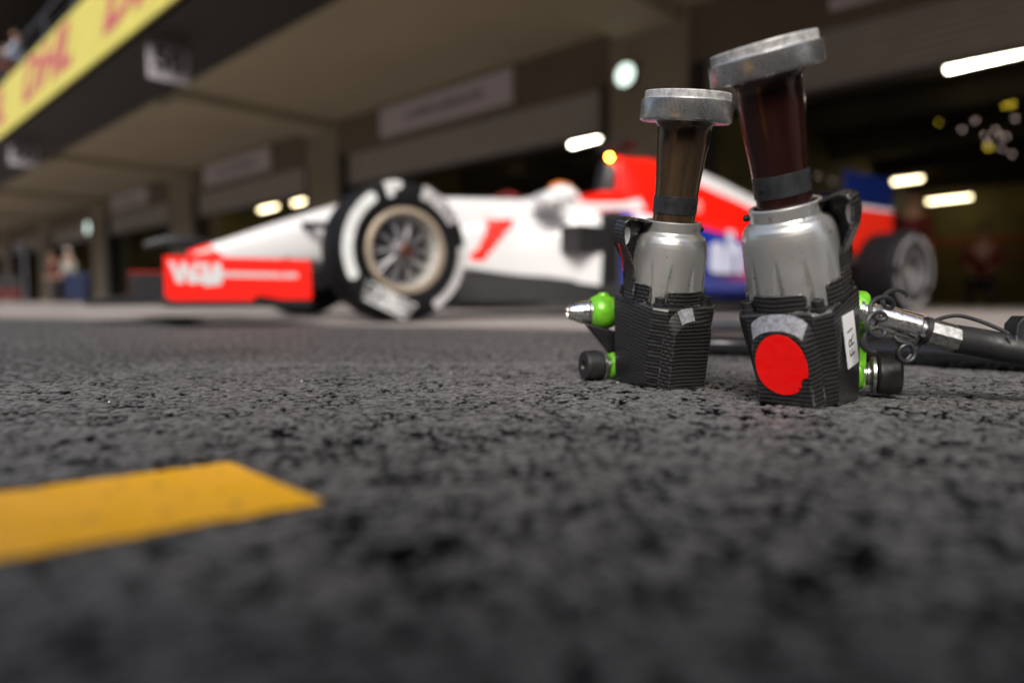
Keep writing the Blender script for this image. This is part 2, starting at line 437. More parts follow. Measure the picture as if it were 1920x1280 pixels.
# ------------------------------------------------------------------ wheel guns
def chamfer_ring(wx, wy, c, z, n=5, yf=0):
    """rounded rectangle outline"""
    pts = []
    for (sx, sy, a0) in ((1, -1, -90), (1, 1, 0), (-1, 1, 90), (-1, -1, 180)):
        cx, cy = sx*(wx-c), sy*(wy-c)
        for k in range(n+1):
            a = R(a0 + 90*k/n); pts.append(Vector((cx + c*math.cos(a), cy + c*math.sin(a), z)))
    return pts
def dense(pts, per=6):
    out = []
    for i, p in enumerate(pts):
        q = pts[(i+1) % len(pts)]
        L_ = (q-p).length; k = max(1, int(L_/.004))
        for j in range(k): out.append(p.lerp(q, j/k))
    return out
def wheel_gun(label, loc, yaw, tilt, fwd, side, number, spin, dot, bulb):
    root = empty('wheel_gun', loc, 0, label=label, cat='wheel gun', group='pneumatic wheel guns standing on the asphalt')
    root.rotation_euler = (Matrix.Rotation(R(tilt), 3, 'Y') @ Matrix.Rotation(R(fwd), 3, 'X') @ Matrix.Rotation(R(yaw), 3, 'Z')).to_euler()
    S = side
    # ---- carbon housing
    mb = MB(); wx, wy = .0460, (.0495 if side > 0 else .055)
    secs = [(.80, .011, -.075), (.862, .012, .014), (.915, .014, .038), (.965, .0145, .064), (1.0, .014, .080), (1.012, .013, .0925), (1.008, .013, .0965), (.985, .014, .0990), (.955, .016, .1002), (.90, .028, .1006)]
    rows = []
    for k, c, z in secs:
        base = []
        for p in chamfer_ring(wx*k, wy*k, c, z, 1): base.append(p)
        rows.append(base)
    mb.rings(rows)
    # upper sleeve in four sections with notches at the bolts
    rsv = .0482
    for q in range(4):
        a0, a1 = q*90+57, q*90+123
        if S*math.cos(R(q*90+90)) > .5: top = .128
        else: top = .1225
        K = 16; ang = [a0+(a1-a0)*k/K for k in range(K+1)]
        prof = [(rsv, .0985), (rsv, top), (rsv-.003, top), (rsv-.003, .0985)]
        rings_ = []
        for A in ang:
            tt = abs((A-a0)/(a1-a0)-.5)*2
            zt = top - .004*max(0, (tt-.9)*10)
            rings_.append([Vector((r*math.cos(R(A)), r*1.02*math.sin(R(A)), zt if z == top else z)) for r, z in prof])
        mb.rings(rings_)
    hs = mb.build('housing', M['carbon'], root, smooth=True, bevel=.0016, ang=20)
    # ---- raised front pad with arched top
    def arch(w, zb, zt, y, n=18):
        zs = zt - w*.62
        pts = [Vector((-w, y, zb)), Vector((w, y, zb))]
        for k in range(n+1):
            a = PI*k/n; pts.append(Vector((w*math.cos(a), y, zs + w*.62*math.sin(a)**.8 if 0 < k < n else zs)))
        return pts
    yy = -wy
    mb = MB()
    o0 = arch(.0330, -.075, .1015, yy+.004); o1 = arch(.0320, -.075, .1005, yy-.0004); o2 = arch(.0275, -.075, .0875, yy-.0095); o3 = arch(.0262, -.075, .0860, yy-.0103)
    mb.rings([o0, o1, o2, o3]); V = mb.bm.verts; V.ensure_lookup_table()
    pad = mb.build('front_pad', [M['carbon'], M['sheen_tape']], root, smooth=True, ang=25)
    # grey bevel strip: reflection painted in on the dotted pad, real patch on the other
    mb = MB(); rr = []
    if dot: k0, k1 = 3, 15
    else: k0, k1 = (9, 13)
    n = 18
    for k in range(k0, k1+1):
        p, q = o1[2+k], o2[2+k]; d = Vector((0, -.0007, .0006))
        rr.append([p.lerp(q, .06)+d, p.lerp(q, .97)+d, p.lerp(q, .97), p.lerp(q, .06)])
    mb.rings(rr); mb.build('sheen_tape_patch', M['sheen_tape'], pad, smooth=True)
    if dot:
        mb = MB(); pts = []
        for k in range(64):
            a = 2*PI*k/64; r = 1.0
            if -.95 < a-2*PI+.0 < -.30: r = .88 - .06*math.sin(a*9) + .03*math.sin(a*23)
            pts.append((.0008+.0254*r*math.cos(a), .0592+.0266*r*math.sin(a)))
        mb.prism(pts, yy-.0104, yy-.0112, lambda u, v, w_: Vector((u, w_, v)))
        mb.build('red_dot_sticker', M['reddot'], pad)
    # ---- bolts at the corners
    for sx in (-1, 1):
        for sy in (-1, 1):
            mb = MB(); T = Matrix.Translation((sx*.0345, sy*.0385, 0))
            mb.lathe([(.0074, .0985), (.0074, .1035), (.0066, .1040)], 20, T)
            mb.lathe([(.0058, .1042), (.0058, .1125), (.0050, .1133), (.0028, .1133), (.0026, .1105)], 20, T)
            mb.build('bolt', M['black'], root, smooth=True)
    # ---- cast aluminium hammer case with pointed flutes
    mb = MB(); n = 264; NF = 11
    prof = [(.0462, .098), (.0464, .110), (.0464, .120), (.0461, .130), (.0458, .140), (.0455, .148), (.0452, .155), (.0449, .162), (.0445, .170), (.0438, .177), (.0428, .1825), (.0412, .1870), (.0390, .1902), (.0362, .1920), (.0346, .1932), (.0338, .1950)]
    full = []
    for (r0, z0), (r1, z1) in zip(prof[:-1], prof[1:]):
        for j in range(4): full.append((r0+(r1-r0)*j/4, z0+(z1-z0)*j/4))
    full.append(prof[-1]); rings_ = []
    for r, z in full:
        ring = []
        for k in range(n):
            a = 2*PI*k/n; t = max(0, min(1, (.160-z)/.050)); wdt = R(7.0)*t**.6 if t > 0 else 0
            d = 0
            if wdt > 0:
                da = ((a-R(-90+3)) % (2*PI/NF)); da = min(da, 2*PI/NF-da)
                if da < wdt: d = .0044*min(1, t*1.6)*math.cos(PI/2*da/wdt)**.7
            ring.append(Vector(((r-d)*math.cos(a), (r-d)*math.sin(a), z)))
        rings_.append(ring)
    mb.rings(rings_)
    case = mb.build('hammer_case', M['case'], root, smooth=True, ang=50)
    mb = MB()
    mb.lathe([(.0338, .192), (.0338, .2105), (.0328, .2118), (.0305, .2118), (.0292, .2105), (.0286, .200)], 96, caps=False)
    col = mb.build('collar', M['case'], root, smooth=True, ang=30)
    # engraved number
    tm = text_mesh(number, .0085); mb = MB()
    for_a = -90 + (14 if S < 0 else -2)
    vs_ = [v.co.copy() for v in tm.vertices]; vv = []
    for c in vs_:
        a = R(for_a) + c.x/.0338
        z = .2015 + (c.y if S < 0 else -c.y*1.0)
        if S > 0: a = R(for_a) - c.x/.0338
        vv.append(mb.bm.verts.new((.0340*math.cos(a), .0340*math.sin(a), z)))
    for p in tm.polygons: mb._f([vv[i] for i in p.vertices])
    mb.build('engraved_number', M['engrave'], col)
    # lock screw on the collar
    mb = MB(); sgn = 1 if S < 0 else -1
    A = R(-90+78*sgn); T = Matrix.Translation((.035*math.cos(A), .035*math.sin(A), .2000)) @ Matrix.Rotation(A, 4, 'Z') @ Matrix.Rotation(PI/2, 4, 'Y')
    mb.lathe([(.0042, -.002), (.0046, .001), (.0046, .004), (.0036, .0052)], 16, T); mb.build('lock_screw', M['black'], root, smooth=True)
    # ---- spindle
    mb = MB()
    mb.lathe([(.0262, .196), (.0262, .222), (.0264, .240), (.0272, .262), (.0290, .285), (.0310, .302), (.0328, .316), (.03285, .3165), (.0336, .328), (.0342, .334), (.0352, .3385), (.0375, .3415), (.0400, .3430), (.0400, .346)], 96)
    sp = mb.build('spindle', spin, root, smooth=True, ang=60)
    mb = MB(); mb.lathe([(.0264, .2195), (.0272, .2200), (.0273, .2440), (.0266, .2445)], 96, caps=False)
    bd = mb.build('black_band', M['band'], root, smooth=True, ang=50)
    mb = MB(); T = Matrix.Rotation(R(-90+(22 if S < 0 else -22)), 4, 'Z') @ Matrix.Translation((.0272, 0, .231)) @ Matrix.Rotation(PI/2, 4, 'Y')
    mb.lathe([(.0028, -.001), (.0026, .0008), (.0016, .0010), (.0012, -.0002)], 16, T); mb.build('dimple', M['blackgloss'], bd, smooth=True)
    # ---- socket ring
    mb = MB()
    mb.lathe([(.040, .3425), (.0560, .3425), (.0583, .3448), (.0590, .3462), (.0590, .3708), (.0583, .3718), (.0562, .3720), (.0555, .3730), (.0555, .3812), (.0548, .3825), (.0500, .3825), (.0480, .3800), (.0475, .352), (.040, .350)], 128)
    skt = mb.build('socket', M['socket'], root, smooth=True, ang=28)
    # ---- carbon guard shell on the handle side
    P = [(.0335, .2105), (.045, .2135), (.060, .2145), (.0690, .2130), (.0730, .2085), (.0745, .2000), (.0742, .1890), (.0710, .1770), (.0645, .1660), (.0575, .1540), (.0545, .1420), (.0525, .1300), (.0515, .1180), (.0515, .1000)]
    if S > 0: P = [(.0335+(x-.0335)*(.74 if z > .15 else .80), z) for x, z in P]
    F_ = []
    for i in range(len(P)-1):
        for j in range(3): F_.append((P[i][0]+(P[i+1][0]-P[i][0])*j/3, P[i][1]+(P[i+1][1]-P[i][1])*j/3))
    F_.append(P[-1])
    mb = MB(); rings_ = []
    for i, (px, pz) in enumerate(F_):
        q = F_[min(i+1, len(F_)-1)]; o = F_[max(i-1, 0)]; tx, tz = q[0]-o[0], q[1]-o[1]; l = math.hypot(tx, tz); nx_, nz_ = tz/l, -tx/l
        th = .0028; y0, y1 = -.006, .018
        
        rings_.append([Vector((S*px, y0, pz)), Vector((S*px, y1, pz)), Vector((S*(px+nx_*th), y1, pz+nz_*th)), Vector((S*(px+nx_*th), y0, pz+nz_*th))])
    mb.rings(rings_)
    gd = mb.build('guard', M['carbon'], root, smooth=True, bevel=.0007, ang=40)
    mb = MB(); poly = [(S*x, z) for x, z in P] + [(S*.020, .100), (S*.020, .2105)]
    mb.prism(poly, .0135, .0175, lambda u, v, w_: Vector((u, w_, v)))
    mb.build('guard_web', M['carbon_plain'], gd)
    mb = MB(); T = Matrix.Translation((S*(.0595 if S < 0 else .0535), .0140, .188)) @ Matrix.Rotation(PI/2, 4, 'X')
    mb.lathe([(.0125, -.001), (.0125, .0045), (.0118, .0055), (.002, .0058)], 32, T)
    mb.build('push_button', M['label'], gd, smooth=True, M=Matrix.Translation((S*.0595, 0, 0)) @ Matrix.Diagonal((.42, 1, 1, 1)) @ Matrix.Translation((-S*.0595, 0, 0)))
    if S < 0:   # thin red line on the guard's outer face
        mb = MB(); mb.tube([(S*(x+.0031), .002+(.18-z)*.2, z) for x, z in [(.0705, .1780), (.0650, .1665), (.0590, .1540), (.0550, .1400)]], .0006, 6)
        mb.build('red_trim', M['red'], gd)
    # ---- green anodised air valve and roller foot, set square to the ground
    bpy.context.view_layer.update(); INV = root.matrix_world.inverted()
    def asm(p, az, el=0):
        d = Vector((math.cos(R(az))*math.cos(R(el)), math.sin(R(az))*math.cos(R(el)), math.sin(R(el))))
        return INV @ Matrix.Translation(p) @ d.to_track_quat('Z', 'Y').to_matrix().to_4x4()
    if bulb:
        T = asm(at(1131, 585, .94), -172)
        mb = MB(); mb.lathe([(.0170, -.062), (.0175, -.018), (.0200, -.014), (.0232, -.006), (.0240, .002), (.0235, .009), (.0205, .016), (.0165, .019), (.010, .0195)], 40, T)
        T2 = INV @ Matrix.Translation(at(1131, 556, .94)); mb.lathe([(.0085, -.008), (.0085, .001), (.0070, .0045), (.003, .006)], 24, T2)
        gv = mb.build('air_valve', M['green'], root, smooth=True, ang=40)
        mb = MB(); mb.lathe([(.0165, .012), (.0170, .019), (.0162, .022), (.0168, .024), (.0158, .027), (.0162, .029), (.0140, .036), (.0112, .043), (.0102, .048), (.0085, .0500), (.006, .0502), (.005, .044)], 40, T)
        mb.build('air_nozzle', M['chrome'], gv, smooth=True)
        mb = MB(); p0 = at(1170, 600, .935); q = [(-.075, .004), (-.002, -.012), (.02, -.012), (.03, -.045), (-.002, -.056), (-.028, -.040)]
        mb.prism(q, -.01, .012, lambda u, v, w_: INV @ (p0 + Vector((u*.75, w_, v-.006)))); mb.build('trigger_bracket', M['blackgloss'], root, bevel=.003)
        T = asm(at(1108, 685, .92), -163)
    else:
        T = asm(at(1613, 588, .745), -12, -8)
        mb = MB(); mb.lathe([(.0190, -.03), (.0212, -.004), (.0212, .000), (.0195, .003), (.0150, .004)], 40, T)
        W2 = INV @ Matrix.Translation(Vector((at(1603, 640, .765).x, .765, 0))) @ Matrix.Rotation(R(-14), 4, 'Z')
        mb.box(-.020, .0075, -.014, .012, .012, .105, W2)
        mb.build('air_valve', M['green'], root, smooth=True, bevel=.001, ang=40)
        T = asm(at(1664, 704, .750), -22)
    mb = MB(); mb.lathe([(.010, -.055), (.0150, -.042), (.0180, -.034), (.0180, -.029), (.0150, -.0255), (.010, -.025)], 40, T)
    mb.box(-.006, .006, .000, .034, -.062, -.034, T)
    br = mb.build('foot_bracket', M['green'], root, smooth=True, bevel=.001, ang=40)
    mb = MB(); mb.lathe([(.0118, -.027), (.0118, -.0245), (.0095, -.024), (.0095, -.0225), (.0118, -.022), (.0118, -.020), (.0105, -.0195), (.0105, -.016)], 32, T); mb.build('shaft', M['hexsteel'], br, smooth=True)
    mb = MB(); mb.lathe([(.010, -.0185), (.0180, -.0185), (.0195, -.017), (.0195, -.014), (.0178, -.0130), (.010, -.0125)], 40, T)
    mb.build('washer', M['hexsteel'], br, smooth=True)
    mb = MB(); mb.lathe([(.010, -.0125), (.0190, -.0120), (.0205, -.010), (.0208, -.001), (.0205, .008), (.0185, .0108), (.0075, .0110), (.0065, .0095), (.0060, .0070), (.001, .0068)], 56, T)
    mb.build('roller', M['black'], br, smooth=True, ang=30)
    # stretch the upper parts to their real heights and let the tail sit flat on the ground
    bpy.context.view_layer.update()
    ka = [-.1, .05, .0985, .1225, .155, .1825, .193, .2118, .2195, .2445, .3425, .3725, .3825]
    kb = [-.1, .05, .1115, .1300, .160, .1850, .1955, .2095, .2185, .2395, (.3240 if S < 0 else .3285), .3490, .3575]
    skip = {'air_valve', 'air_nozzle', 'trigger_bracket', 'foot_bracket', 'shaft', 'washer', 'roller'}
    for o in root.children_recursive:
        me = o.data
        if me is None: continue
        if o.name.split('.')[0] not in skip:
            for v in me.vertices:
                v.co.z = float(np.interp(v.co.z, ka, kb))
                if o.name.split('.')[0] in ('spindle', 'socket', 'black_band', 'dimple'):
                    k = float(np.interp(v.co.z, [.20, .24, .28, .324, .36], [.975, .97, .96, .905 if S < 0 else .855, .895 if S < 0 else .845]))
                    v.co.x *= k; v.co.y *= k
        if o.name.split('.')[0] in ('housing', 'front_pad'):
            W_ = root.matrix_world; dz = W_.to_3x3() @ Vector((0, 0, 1))
            for v in me.vertices:
                wz = (W_ @ v.co).z
                if wz < .0004: v.co.z += (.0004-wz)/dz.z
    if S > 0: root.scale = (1.03, 1.03, 1.03)
    return root
gunL = wheel_gun('wheel gun with brown spindle, 12 on its collar, bare silver nozzle on green valve',
    (0.186, 0.888, 0), 24, 3.3, 12, -1, '12', M['spindle_brown'], False, True)
gunR = wheel_gun('nearer wheel gun with maroon spindle and big red dot on its carbon housing',
    (0.3255, 0.737, 0), -46, -14.3, 12, 1, '5', M['spindle_maroon'], True, False)
# side label of the near gun
mb = MB(); lx = .0466
mb.prism([(-.017, .044), (.013, .040), (.013, .094), (-.017, .098)], lx, lx+.0007, lambda u, v, w_: Vector((w_, u, v)))
lb = mb.build('label_sticker', M['label'], gunR)
mb = MB(); tm = text_mesh('FR1', .0205, 0, -.0004, .0002)
mb.add(tm, Matrix.Translation((lx+.0010, -.002, .068)) @ Matrix(((0, 0, 1, 0), (0, -1, 0, 0), (1, 0, 0, 0), (0, 0, 0, 1))))
mb.build('label_text', M['ink'], lb)

# ------------------------------------------------------------------ air hose of the near gun, laid along seen points at a constant depth of about 0.72 m
hz = empty('air_hose', at(1612, 590, .725), 0, label='black air hose with shiny steel coupling plugged into the side of the near wheel gun', cat='hose')
off = -Vector(hz.location)
def hp(x, y, Y): return at(x, y, Y) + off
def seg(name, pts, r, m, n=32, par=None, **k):
    mb = MB(); mb.tube(pts, r, n); return mb.build(name, m, par or hz, smooth=True, ang=30, **k)
A = hp(1606, 583, .735); B = hp(1722, 616, .72); D_ = (B-A)
f = lambda t: A + D_*t
cp = seg('coupling', [f(t) for t in (0, .06, .08, .16, .18, .30, .33, .62, .63, .645, .655, .97, 1.0)],
         [.0135, .0135, .0122, .0122, .0132, .0132, .0148, .0150, .0143, .0143, .0152, .0150, .0138], M['chrome'])
C1 = hp(1738, 621, .718); seg('ferrule_neck', [B-(C1-B)*.2, C1], .0118, M['chrome'])
C2 = hp(1797, 637, .712); seg('hex_ferrule', [C1-(C2-C1)*.05, C1+(C2-C1)*.03, C1+(C2-C1)*.97, C2], [.0125, .0145, .0145, .0132], M['hexsteel'], 8)
seg('rubber_ring', [C1-(C2-C1)*.16, C1-(C2-C1)*.14, C1+(C2-C1)*.0, C1+(C2-C1)*.03], [.0140, .0150, .0150, .0138], M['black'])
pts = [hp(1790, 635, .7125), hp(1840, 643, .71), hp(1900, 655, .70), hp(1960, 664, .69), hp(2060, 676, .68)]
e = pts[-1]; pts += [e+Vector((.12, .0, -.018)), e+Vector((.3, .05, -.036)), e+Vector((.55, .15, -.0395)), e+Vector((.95, .4, -.0395))]
def smooth_path(P_, k=8):
    out = []; P_ = [Vector(p) for p in P_]
    for i in range(len(P_)-1):
        p0 = P_[max(i-1, 0)]; p1 = P_[i]; p2 = P_[i+1]; p3 = P_[min(i+2, len(P_)-1)]
        for j in range(k):
            t = j/k; out.append(.5*((2*p1)+(-p0+p2)*t+(2*p0-5*p1+4*p2-p3)*t*t+(-p0+3*p1-3*p2+p3)*t**3))
    out.append(P_[-1]); return out
zfix = []
for p in smooth_path(pts):
    q = p-off
    if q.z < .0155: p = Vector((p.x, p.y, p.z+(.0155-q.z)))
    zfix.append(p)
seg('rubber_hose', zfix, .0150, M['black'], 28)
# coiled signal cable around the coupling
cb = empty('coiled_cable', at(1640, 600, .70), 0, label='thin black coiled cable looping over the steel hose coupling', cat='cable')
off = -Vector(cb.location)
path = smooth_path([hp(1684, 556, .715), hp(1664, 564, .69), hp(1648, 578, .675), hp(1643, 602, .668), hp(1642, 624, .668), hp(1634, 646, .672)], 10)
pp = []; L0 = 0; NT = 3.8
for i in range(len(path)-1):
    for j in range(12):
        t = (i+j/12)/(len(path)-1); c = path[i].lerp(path[i+1], j/12)
        a = 2*PI*NT*t; r = .0086
        pp.append(c + Vector((math.cos(a)*r, .0015*math.sin(a), math.sin(a)*r*.9)))
tail = smooth_path([pp[-1], hp(1622, 655, .71), hp(1612, 640, .73)], 8)
mb = MB(); mb.tube(pp+tail[1:], .0023, 10); mb.build('coil', M['cable'], cb, smooth=True)
c0 = hp(1702, 662, .705); pp = []
for k in range(60):
    a = 2*PI*1.6*k/59 + 1.2; pp.append(c0 + Vector((.0088*math.cos(a), .006*k/59, .0088*math.sin(a))))
ring_end = smooth_path([pp[-1], hp(1722, 648, .712), hp(1731, 628, .70)], 8)
mb = MB(); mb.tube([hp(1676, 632, .71)]+[hp(1684, 640, .706)]+pp+ring_end[1:], .0025, 10); mb.build('loop', M['cable'], cb, smooth=True)
lead = empty('cable_clip', at(1905, 630, .70), 0, label='black plug box clipped on the hose at the right edge with an arched thin lead', cat='cable clip')
off = -Vector(lead.location)
mb = MB(); mb.tube(smooth_path([hp(1738, 612, .735), hp(1752, 602, .735), hp(1775, 594, .73), hp(1800, 592, .725), hp(1835, 601, .72), hp(1870, 615, .71), hp(1900, 630, .70)], 8), .0021, 10)
mb.build('lead', M['cable'], lead, smooth=True)
mb = MB(); p = hp(1893, 640, .70); q = hp(1945, 592, .70)
mb.prism([(p.x, p.z), (q.x, p.z), (q.x, q.z), (p.x+.009, q.z), (p.x+.002, q.z-.008)], p.y-.008, p.y+.012, lambda u, v, w_: Vector((u, w_, v)))
mb.build('plug_box', M['black'], lead, bevel=.0012)
mb = MB(); p = hp(1899, 651, .69); mb.tube([p+Vector((-.006, 0, .012)), p+Vector((-.003, 0, .003)), p+Vector((.003, 0, .003)), p+Vector((.003, 0, .012))], .0012, 8)
mb.tube([p+Vector((.004*math.cos(a), 0, .004*math.sin(a)-.001)) for a in [2*PI*k/16 for k in range(17)]], .0009, 6)
mb.build('wire_clamp', M['hexsteel'], lead, smooth=True)
# hoses lying behind the guns
def ghose(name, label, ps, r, m):
    P_ = []
    for (x, y, z, hgt) in ps: P_.append(Vector((x, y, z)))
    o = P_[0].copy(); o.z = 0
    mb = MB(); mb.tube([p-o for p in smooth_path(P_, 10)], r, 24)
    ob = mb.build(name, m, smooth=True); ob.location = o; tag(ob, label, 'hose', 'hoses lying on the asphalt behind the guns'); return ob
q = lambda x, y, r: ((lambda g: (g.x, g.y, r, 0))(ground(x, y)))
ghose('air_hose', 'thick black hose lying flat on the ground behind both wheel guns', [q(1215, 655, .019), q(1290, 664, .019), q(1400, 668, .019), q(1560, 676, .019), q(1700, 684, .019), q(1850, 693, .019), q(2000, 700, .019), q(2300, 705, .019)], .019, M['blackgloss'])
ghose('air_hose', 'grey-black hose raised behind the other hose, visible between the two guns', [q(1180, 622, .024), q(1260, 628, .026)[:2]+(.030, 0), q(1380, 634, .026)[:2]+(.036, 0), q(1500, 640, .026)[:2]+(.036, 0), q(1620, 646, .026)[:2]+(.030, 0), q(1740, 662, .024)[:2]+(.024, 0), q(1900, 676, .023)[:2]+(.023, 0), q(2250, 690, .023)[:2]+(.023, 0)], .021, mat('grey_hose', (.06, .06, .065), .3, 0, .5, var=.2, vs=20))
# grit
for (x, y, s, gl) in ((1302, 723, .0022, ' against the base of the brown-spindle gun'), (566, 715, .0016, ' straight below the car wheel'), (1158, 717, .0013, ' right beside the black roller'), (205, 754, .0015, ' far left, above the yellow stripe'), (845, 699, .0013, ' halfway between the car wheel and the guns')):
    p = ground(x, y); mb = MB(); s *= .7; mb.sphere((0, 0, s*.5), s, 1.2, .9, .7, 7, 5)
    for v in mb.bm.verts: v.co += Vector((random.uniform(-.2, .2), random.uniform(-.2, .2), random.uniform(-.2, .2)))*s
    o = mb.build('grit', M['label']); o.location = (p.x, p.y, 0)
    tag(o, 'white chip of grit on the asphalt%s' % gl, 'grit', 'white grit specks on the asphalt')
#PART2
# ------------------------------------------------------------------ pit building (local x runs along the wall, local y into the building)
BR = math.atan2(-.68962, .72417)
DW = 9.5
def bld(name, **k): return empty(name, (0, 0, 0), BR, **k)
bx_ = Vector((math.cos(BR), math.sin(BR), 0)); by_ = Vector((-math.sin(BR), math.cos(BR), 0))
def B(x, y, z=0): return bx_*x + by_*y + Vector((0, 0, z))
pit = bld('pit_building', label='long beige pit building with roller shutter garages, overhanging canopy and balcony', cat='building')
pil = [13.3, 3.6, -6.05, -15.7, -25.0, -34.4, -44, -53.5, -63]
X0, X1 = -95, 24
for x in pil:
    mb = MB(); hw = .72 if x > -20 else .95
    mb.box(x-hw, x+hw, DW-.06, DW+.9, 0, 4.52); mb.build('pillar', M['wall'], pit, bevel=.02)
    mb = MB(); mb.box(x+hw+.002, x+hw+.22, DW-.02, DW+.5, 0, 3.66); mb.box(x-hw-.22, x-hw-.002, DW-.02, DW+.5, 0, 3.66); mb.build('door_frame', M['frame'], pit)
    mb = MB(); mb.box(x-.55, x+.55, 5.72, DW-.062, 4.30, 4.518); mb.build('canopy_beam', M['ceiling'], pit, bevel=.03)
ex = [X1] + pil + [X0]
for a, b in zip(pil[:-1], pil[1:]):
    hw = .72 if a > -20 else .95; hb = .72 if b > -20 else .95
    mb = MB(); mb.box(b+hb+.002, a-hw-.002, DW, DW+.5, 3.66, 4.518); mb.build('lintel', M['wall_shaded'], pit)
    mb = MB(); y0 = DW+.10; z = 2.93; x0, x1 = b+hb+.225, a-hw-.225
    prof = []
    while z < 3.655: prof += [(y0+.018, z), (y0, z+.02), (y0, z+.075), (y0+.018, z+.095)]; z += .1
    prof = [(y0+.04, 2.93)] + prof + [(y0+.04, 3.655)]
    mb.prism([(p, q_) for p, q_ in prof], x0, x1, lambda u, v, w_: Vector((w_, u, v)))
    mb.build('shutter', M['shutter'], pit)
    mb = MB(); mb.box(x0, x1, y0-.02, y0+.06, 2.885, 2.925); mb.build('shutter_bottom_rail', M['grey'], pit)
# garage interiors: partitions, rear wall, dark ceiling
for x in pil:
    mb = MB(); mb.box(x-.1, x+.1, DW+.902, 27, 0, 3.9); mb.build('partition', M['interior'], pit)
mb = MB(); mb.box(X0, X1, 27.002, 27.2, 0, 3.9); mb.build('rear_wall', M['interior'], pit)
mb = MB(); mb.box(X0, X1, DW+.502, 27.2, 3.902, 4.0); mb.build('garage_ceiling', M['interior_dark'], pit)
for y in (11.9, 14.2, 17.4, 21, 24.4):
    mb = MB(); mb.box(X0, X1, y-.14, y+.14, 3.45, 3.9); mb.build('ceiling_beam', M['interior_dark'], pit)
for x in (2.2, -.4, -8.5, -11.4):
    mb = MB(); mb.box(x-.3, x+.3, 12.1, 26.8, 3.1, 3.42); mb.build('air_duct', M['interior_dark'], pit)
mb = MB(); mb.box(-5.94, 3.49, 26.93, 26.99, 1.95, 2.15); mb.box(-5.94, 3.49, 26.93, 26.99, 1.50, 1.58); mb.build('wall_stripe', M['stripe'], pit)
# canopy: tan ceiling, black soffit, balcony
mb = MB(); mb.box(X0, X1, 5.72, 27.2, 4.52, 4.70); mb.build('canopy_ceiling', M['ceiling'], pit)
mb = MB(); mb.box(X0, X1, 4.20, 5.718, 4.505, 4.75); mb.build('soffit', M['soffit'], pit)
mb = MB(); mb.box(X0, X1, 4.20, 27.2, 4.752, 5.60); mb.build('balcony_floor', M['wall_shaded'], pit)
mb = MB(); mb.box(X0, X1, 8.2, 8.5, 5.602, 9.2); mb.build('upper_wall', M['frame'], pit)
mb = MB(); mb.box(X0, X1, 2.9, 27.2, 9.202, 9.6); mb.build('roof_slab', M['frame'], pit)
mb = MB()
for x in np.arange(-60, 20, 2.4): mb.box(x-.03, x+.03, 4.30, 4.36, 5.602, 6.75)
mb.tube([(-60, 4.33, 6.75), (20, 4.33, 6.75)], .045, 10); mb.tube([(-60, 4.33, 6.3), (20, 4.33, 6.3)], .03, 8)
mb.build('railing', M['grey'], pit)
# long printed banner on the balcony edge
bn = empty('advertising_banner', B(-17, 4.06, 4.535), BR, label='long yellow banner with faded red lettering along the balcony edge', cat='banner')
mb = MB(); mb.box(-45, 30, 0, .05, 0, 1.28); mb.build('banner_sheet', M['banner'], bn)
tm = text_mesh('DHL', 1.15, .45, .045, 0)
for x in np.arange(-39.5, 29, 6.3):
    xo = x+.4
    mb = MB(); mb.add(tm, Matrix.Translation((xo, -.006, .70)) @ Matrix.Rotation(PI/2, 4, 'X') @ Matrix.Diagonal((1.9, 1, 1, 1))); mb.build('red_lettering', M['bannerred'], bn)
# hanging pit number boards
for i, (x, lb_) in enumerate(((-12.55, 'number board 50 hanging under the canopy edge, nearest of the hanging boards'), (-23.3, 'number board hanging under the canopy edge at the left, middle of three'), (-33.4, 'number board hanging under the canopy edge, farthest and smallest of three'))):
    o = empty('number_board', B(x, 4.62, 4.5), BR, label=lb_, cat='sign', group='pit number boards hanging from the canopy')
    mb = MB(); mb.box(-.02, .02, -.34, .34, -.66, -.08); mb.build('board', mat('grey_white_board', (.40, .38, .42), .5), o, bevel=.02)
    for hy in (-.3, .26):
        mb = MB(); mb.box(-.01, .01, hy, hy+.04, -.08, .0); mb.build('hanger', M['frame'], o)
    mb = MB(); tm = text_mesh('50', .52, 0, .02, 0)
    mb.add(tm, Matrix.Translation((.024, 0, -.33)) @ Matrix.Rotation(PI/2, 4, 'Z') @ Matrix.Rotation(PI/2, 4, 'X')); mb.build('number', M['ink'], o)
# name boards above the shutters
for i, (x0, x1, lb_) in enumerate(((-13.15, -8.98, 'pale name board above the shutter behind the car wheel, largest and nearest'), (-22.9, -18.45, 'pale name board above the second shutter, between the other two'), (-32.3, -28.2, 'pale name board above the third shutter, faint and small'), (.9-4.2, .9-.4, 'pale board at the top right corner above the nearest shutter'))):
    z0, z1 = (3.80, 4.44) if i < 3 else (3.85, 4.49)
    o = empty('name_board', B((x0+x1)/2, DW-.03, z0), BR, label=lb_, cat='sign', group='name boards on the garage lintels')
    hw = (x1-x0)/2
    mb = MB(); mb.box(-hw, hw, -.05, .02, 0, z1-z0); mb.build('board', M['sign'], o, bevel=.01)
    mb = MB(); mb.lathe([(.13, -.058), (.13, -.052)], 24, Matrix.Translation((-hw+.62, 0, .31)) @ Matrix.Rotation(0, 4, 'X'))
    bmv = mb.bm
    for v in bmv.verts:
        x_, y_, z_ = v.co; v.co = Vector((x_, z_, .31+y_))
    mb.build('emblem', M['signlogo'], o)
    mb = MB(); random.seed(i); x_ = -hw+.95
    while x_ < hw-.85:
        h_ = random.choice((.14, .14, .2)); w2 = random.choice((.03, .04))
        mb.box(x_, x_+w2, -.056, -.051, .22, .22+h_); 
        if random.random() < .5: mb.box(x_+w2, x_+w2+.06, -.056, -.051, .22+.11, .22+.14)
        x_ += w2+random.uniform(.035, .07)
    mb.build('small_print', M['signink'], o)
